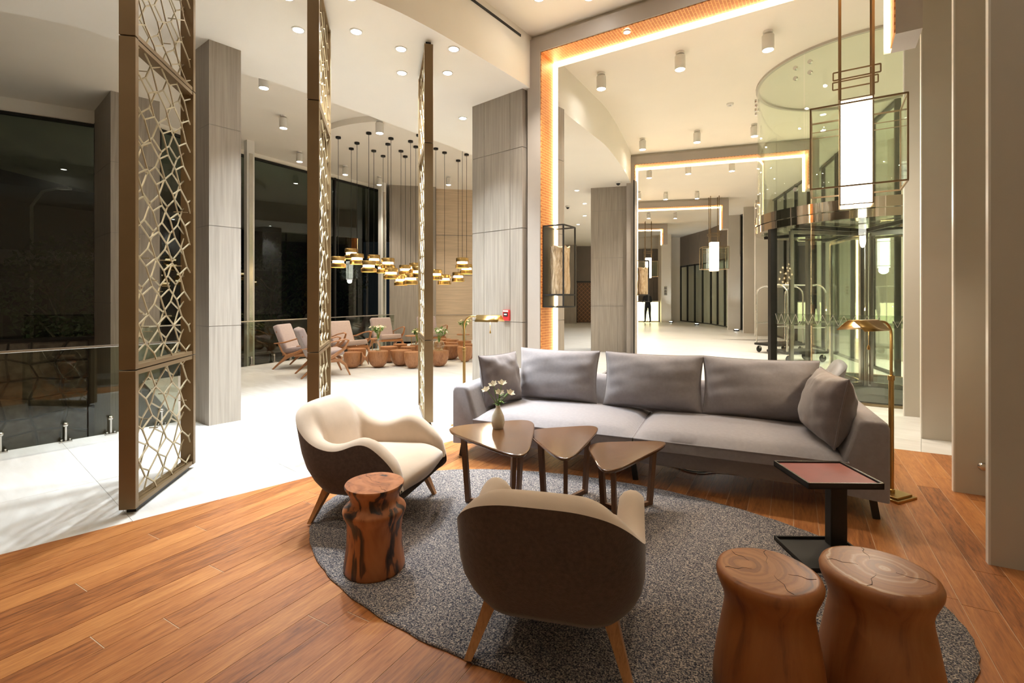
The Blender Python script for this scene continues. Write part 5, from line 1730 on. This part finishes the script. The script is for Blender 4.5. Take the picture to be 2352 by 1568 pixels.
# ---- person at the desk
def make_person():
    J = {'pelvis': (0, 0, 0.95), 'waist': (0.01, 0, 1.08), 'chest': (0.05, 0, 1.32), 'neckb': (0.10, 0, 1.47), 'neck': (0.13, 0, 1.54), 'head0': (0.15, 0, 1.60), 'head': (0.17, 0, 1.68), 'crown': (0.165, 0, 1.755)}
    E = [('pelvis', 'waist'), ('waist', 'chest'), ('chest', 'neckb'), ('neckb', 'neck'), ('neck', 'head0'), ('head0', 'head'), ('head', 'crown')]
    Rr = {'pelvis': (.165, .115), 'waist': (.145, .10), 'chest': (.175, .115), 'neckb': (.085, .07), 'neck': (.055, .055), 'head0': (.068, .075), 'head': (.078, .095), 'crown': (.06, .07)}
    for s, sx in ((1, 0.06), (-1, -0.05)):
        n_ = 'l' if s > 0 else 'r'
        J.update({'hip' + n_: (0, s * .10, .90), 'kn' + n_: (0.03 + sx, s * .10, .49), 'an' + n_: (0.0 + sx * 2, s * .10, .09), 'toe' + n_: (0.15 + sx * 2, s * .12, .04),
                  'sh' + n_: (0.07, s * .19, 1.40), 'el' + n_: (0.10, s * .25, 1.13), 'wr' + n_: (0.32, s * .17, 1.20), 'hd' + n_: (0.40, s * .15, 1.215)})
        E += [('pelvis', 'hip' + n_), ('hip' + n_, 'kn' + n_), ('kn' + n_, 'an' + n_), ('an' + n_, 'toe' + n_), ('chest', 'sh' + n_), ('sh' + n_, 'el' + n_), ('el' + n_, 'wr' + n_), ('wr' + n_, 'hd' + n_)]
        Rr.update({'hip' + n_: (.095, .095), 'kn' + n_: (.062, .062), 'an' + n_: (.042, .042), 'toe' + n_: (.04, .03), 'sh' + n_: (.065, .065), 'el' + n_: (.045, .045), 'wr' + n_: (.028, .028), 'hd' + n_: (.034, .024)})
    names = list(J)
    me = bpy.data.meshes.new('person_rig')
    me.from_pydata([J[n_] for n_ in names], [(names.index(a), names.index(b)) for a, b in E], [])
    o = bpy.data.objects.new('person_rig', me)
    COL.objects.link(o)
    md = o.modifiers.new('skin', 'SKIN')
    sv = me.skin_vertices[0].data
    for i, n_ in enumerate(names):
        sv[i].radius = Rr[n_]
        sv[i].use_root = n_ == 'pelvis'
    md.use_smooth_shade = True
    o.modifiers.new('sub', 'SUBSURF').levels = 2
    dg = bpy.context.evaluated_depsgraph_get()
    body = bpy.data.meshes.new_from_object(o.evaluated_get(dg))
    bpy.data.objects.remove(o)
    body.materials.clear()
    for m_ in ('suit', 'skin', 'hair'):
        body.materials.append(MT[m_])
    for p in body.polygons:
        c = p.center
        p.use_smooth = True
        if c.z > 1.50:
            p.material_index = 2 if (c.z > 1.70 or c.x < 0.14) and c.z > 1.58 else 1
        elif c.x > 0.31 and c.z > 1.1:
            p.material_index = 1
    return body
per = thing('person', 'person in dark clothes standing at the glowing reception desk', 'person', (XAT(1488, 26.55), 26.55, 0), R_(100))
link(bpy.data.objects.new('body', make_person()), per)

# ---- luggage carts behind the revolving door
def cart(label, x, y, rz):
    t = thing('luggage_cart', label, 'luggage cart', (x, y, 0), rz, 'chrome luggage carts')
    B().box((1.05, 0.60, 0.06), (0, 0, 0.22), bev=0.02).build('deck', MT['darkmetal'], t)
    fr = B()
    for s in (-1, 1):
        path = [(s * 0.48, -0.26, 0.24), (s * 0.48, -0.26, 1.45)]
        for k in range(1, 8):
            a = PI * k / 8
            path.append((s * 0.48, -0.26 * math.cos(a), 1.45 + 0.22 * math.sin(a)))
        path += [(s * 0.48, 0.26, 1.45), (s * 0.48, 0.26, 0.24)]
        fr.tube(path, 0.018, 10)
    for y_ in (-0.26, 0.26):
        fr.tube([(-0.48, y_, 0.75), (0.48, y_, 0.75)], 0.012, 8)
    fr.tube([(-0.48, 0, 1.66), (0.48, 0, 1.66)], 0.018, 10)
    fr.build('rail_frame', MT['chrome'], t, smooth=True)
    for sx in (-1, 1):
        for sy in (-1, 1):
            o = B().lathe([(0, -.02), (.07, -.02), (.085, 0), (.07, .02), (0, .02)], 20).build('wheel', MT['blackmetal'], t, smooth=True)
            o.location = (sx * 0.42, sy * 0.24, 0.088)
            o.rotation_euler = (PI / 2, 0, 0)
            B().box((0.03, 0.06, 0.12), (sx * 0.42, sy * 0.24, 0.165)).build('fork', MT['chrome'], t)
    return t
cart('chrome luggage cart seen through the revolving door glass, nearer of two', 6.2, 10.6, R_(12))
cart('chrome luggage cart seen through the revolving door glass, farther of two', 6.75, 12.3, R_(20))

# ---- ceiling small parts
def dome(label, x, y, z):
    t = thing('dome_camera', label, 'camera', (x, y, z), 0, 'ceiling dome cameras')
    B().lathe([(0, 0), (0.07, 0), (0.07, -0.035), (0.055, -0.045), (0, -0.045)], 24).build('housing', MT['white'], t, smooth=True)
    B().lathe([(0.05, -0.045), (0.042, -0.072), (0.022, -0.09), (0, -0.094)], 20).build('dome', MT['blackmetal'], t, smooth=True)
dome('white ceiling dome camera left of the hall pillar', *P(1304, 473, ZS), ZS)
dome('white ceiling dome camera above the front of the hall pillar', *P(1420, 417, ZS), ZS)
t = thing('smoke_detector', 'small white smoke detector on the hall ceiling left of the glass drum', 'smoke detector', (*P(1677, 238, ZC), ZC), 0)
B().lathe([(0, 0), (0.06, 0), (0.06, -0.02), (0.045, -0.035), (0, -0.035)], 24).build('body', MT['white'], t, smooth=True)
B().lathe([(0, -0.035), (0.02, -0.035), (0.018, -0.05), (0, -0.052)], 16).build('sensor', MT['white'], t, smooth=True)
# cables on the floor under the sofa
cp = []
for k in range(30):
    a_, b_ = SP(0.75 + k * 0.055, 0.55 + 0.10 * math.sin(k * 0.5))
    cp.append((a_, b_, 0.010))
tag(B().tube(cp, 0.004, 6).build('floor_cable', MT['cable'], smooth=True), 'black cable lying on the floor under the sofa', 'cable')
a_, b_ = SP(1.30, 0.45)
fbx = thing('floor_outlet', 'open steel floor outlet box under the sofa', 'outlet box', (a_, b_, 0.0045), SA)
B().box((0.16, 0.16, 0.006), (0, 0, 0.003)).build('plate', MT['chrome'], fbx)
B().box((0.15, 0.006, 0.09), (0, 0.078, 0.05), (R_(-25), 0, 0)).build('lid', MT['chrome'], fbx)

# ---- the night outside the windows
struct(B().span((-60, -40, -1.9), (60, 80, -1.6)).build('ground', MT['asphalt']))
def tree(label, x, y, h, seed, z0=-1.6):
    rnd = random.Random(seed)
    t = thing('street_tree', label, 'tree', (x, y, z0), 0, 'street trees outside the windows')
    tb = B()
    tb.tube([(0, 0, 0), (0.05, 0.02, h * .3), (0.0, 0.05, h * .6), (0.02, 0.0, h * .9)], [0.12, 0.09, 0.06, 0.02], 10)
    for k in range(9):
        a = rnd.uniform(0, 6.28)
        zz = h * rnd.uniform(.3, .7)
        tb.tube([(0, 0, zz), (math.cos(a) * .5, math.sin(a) * .5, zz + .5), (math.cos(a) * 1.1, math.sin(a) * 1.1, zz + .9)], [0.035, 0.02, 0.008], 6)
    tb.build('trunk', MT['bark'], t, smooth=True)
    lb = B()
    for k in range(1500):
        a = rnd.uniform(0, 6.28)
        e = rnd.uniform(-1, 1)
        r = h * 0.30 * rnd.uniform(.3, 1) ** .5
        c = Vector((r * math.cos(a) * math.sqrt(1 - e * e), r * math.sin(a) * math.sqrt(1 - e * e), h * .68 + h * .32 * e * rnd.uniform(.5, 1)))
        d1 = Vector((rnd.uniform(-1, 1), rnd.uniform(-1, 1), rnd.uniform(-1, 1))).normalized()
        d2 = d1.cross(Vector((rnd.uniform(-1, 1), rnd.uniform(-1, 1), rnd.uniform(-1, 1)))).normalized()
        s_ = rnd.uniform(.05, .10)
        lb.bm.faces.new([lb.bm.verts.new(p) for p in (c - d1 * s_, c + d2 * s_ * .5, c + d1 * s_, c - d2 * s_ * .5)])
    o = lb.build('foliage', MT['darkleaf'], t, fix=False)
    o['kind'] = 'stuff'
tree('dark leafy street tree outside the leftmost window', -11.1, 12.0, 4.6, 1)
tree('dark leafy street tree close to the pillar, outside the leftmost window', -12.6, 15.6, 5.4, 2)
tree('slim street tree outside the bay window behind the lounge chairs', -7.9, 16.0, 5.0, 3)
tree('slim street tree outside the bay window right of the middle screen', -7.6, 20.2, 5.6, 4)
bl = thing('night_building', 'dark building with a pale floor band across the street', 'building', (-22, 20, -1.6), R_(35))
B().span((0, 0, 0), (16, 4, 9)).build('wall', MT['facade'], bl)
B().span((-.05, -0.1, 4.4), (16.05, 0, 5.0)).build('floor_band', MT['palefacade'], bl)
for k in range(7):
    w_ = B().span((0.8 + k * 2.2, -0.04, 1.2), (2.2 + k * 2.2, 0.0, 3.4)).build('window', MT['darkmetal'], bl)
sl = thing('street_lamp', 'slim street lamp outside the leftmost window', 'street lamp', (-13.2, 13.4, -1.6), 0)
B().tube([(0, 0, 0), (0, 0, 5.5), (0.3, 0, 5.9), (0.8, 0, 6.0)], 0.04, 8).build('pole', MT['palefacade'], sl, smooth=True)
B().box((0.3, 0.14, 0.06), (0.9, 0, 5.98)).build('head', MT['palefacade'], sl)
gl_ = thing('garden_light', 'small garden spotlight under the tree outside the leftmost window', 'garden light', (-10.7, 11.4, -1.6), 0)
B().lathe([(0, 0), (.06, 0), (.07, .12), (.06, .14), (0, .14)], 16).build('housing', MT['darkmetal'], gl_)
spot('garden_beam', (0, 0, .2), 60, 70, .8, (1, .9, .6), gl_, .05, (-.15, .25, 1))
# pale entrance canopy outside, beyond the revolving door
pl = thing('canopy_pier', 'pale square pier outside the revolving door', 'pier', (8.6, 10.2, -1.6), R_(20), 'outer piers')
B().span((0, 0, 0), (0.7, 0.7, 6.5)).build('pier', MT['fin'], pl)
for o in list(bpy.data.meshes):
    if o.users == 0:
        bpy.data.meshes.remove(o)
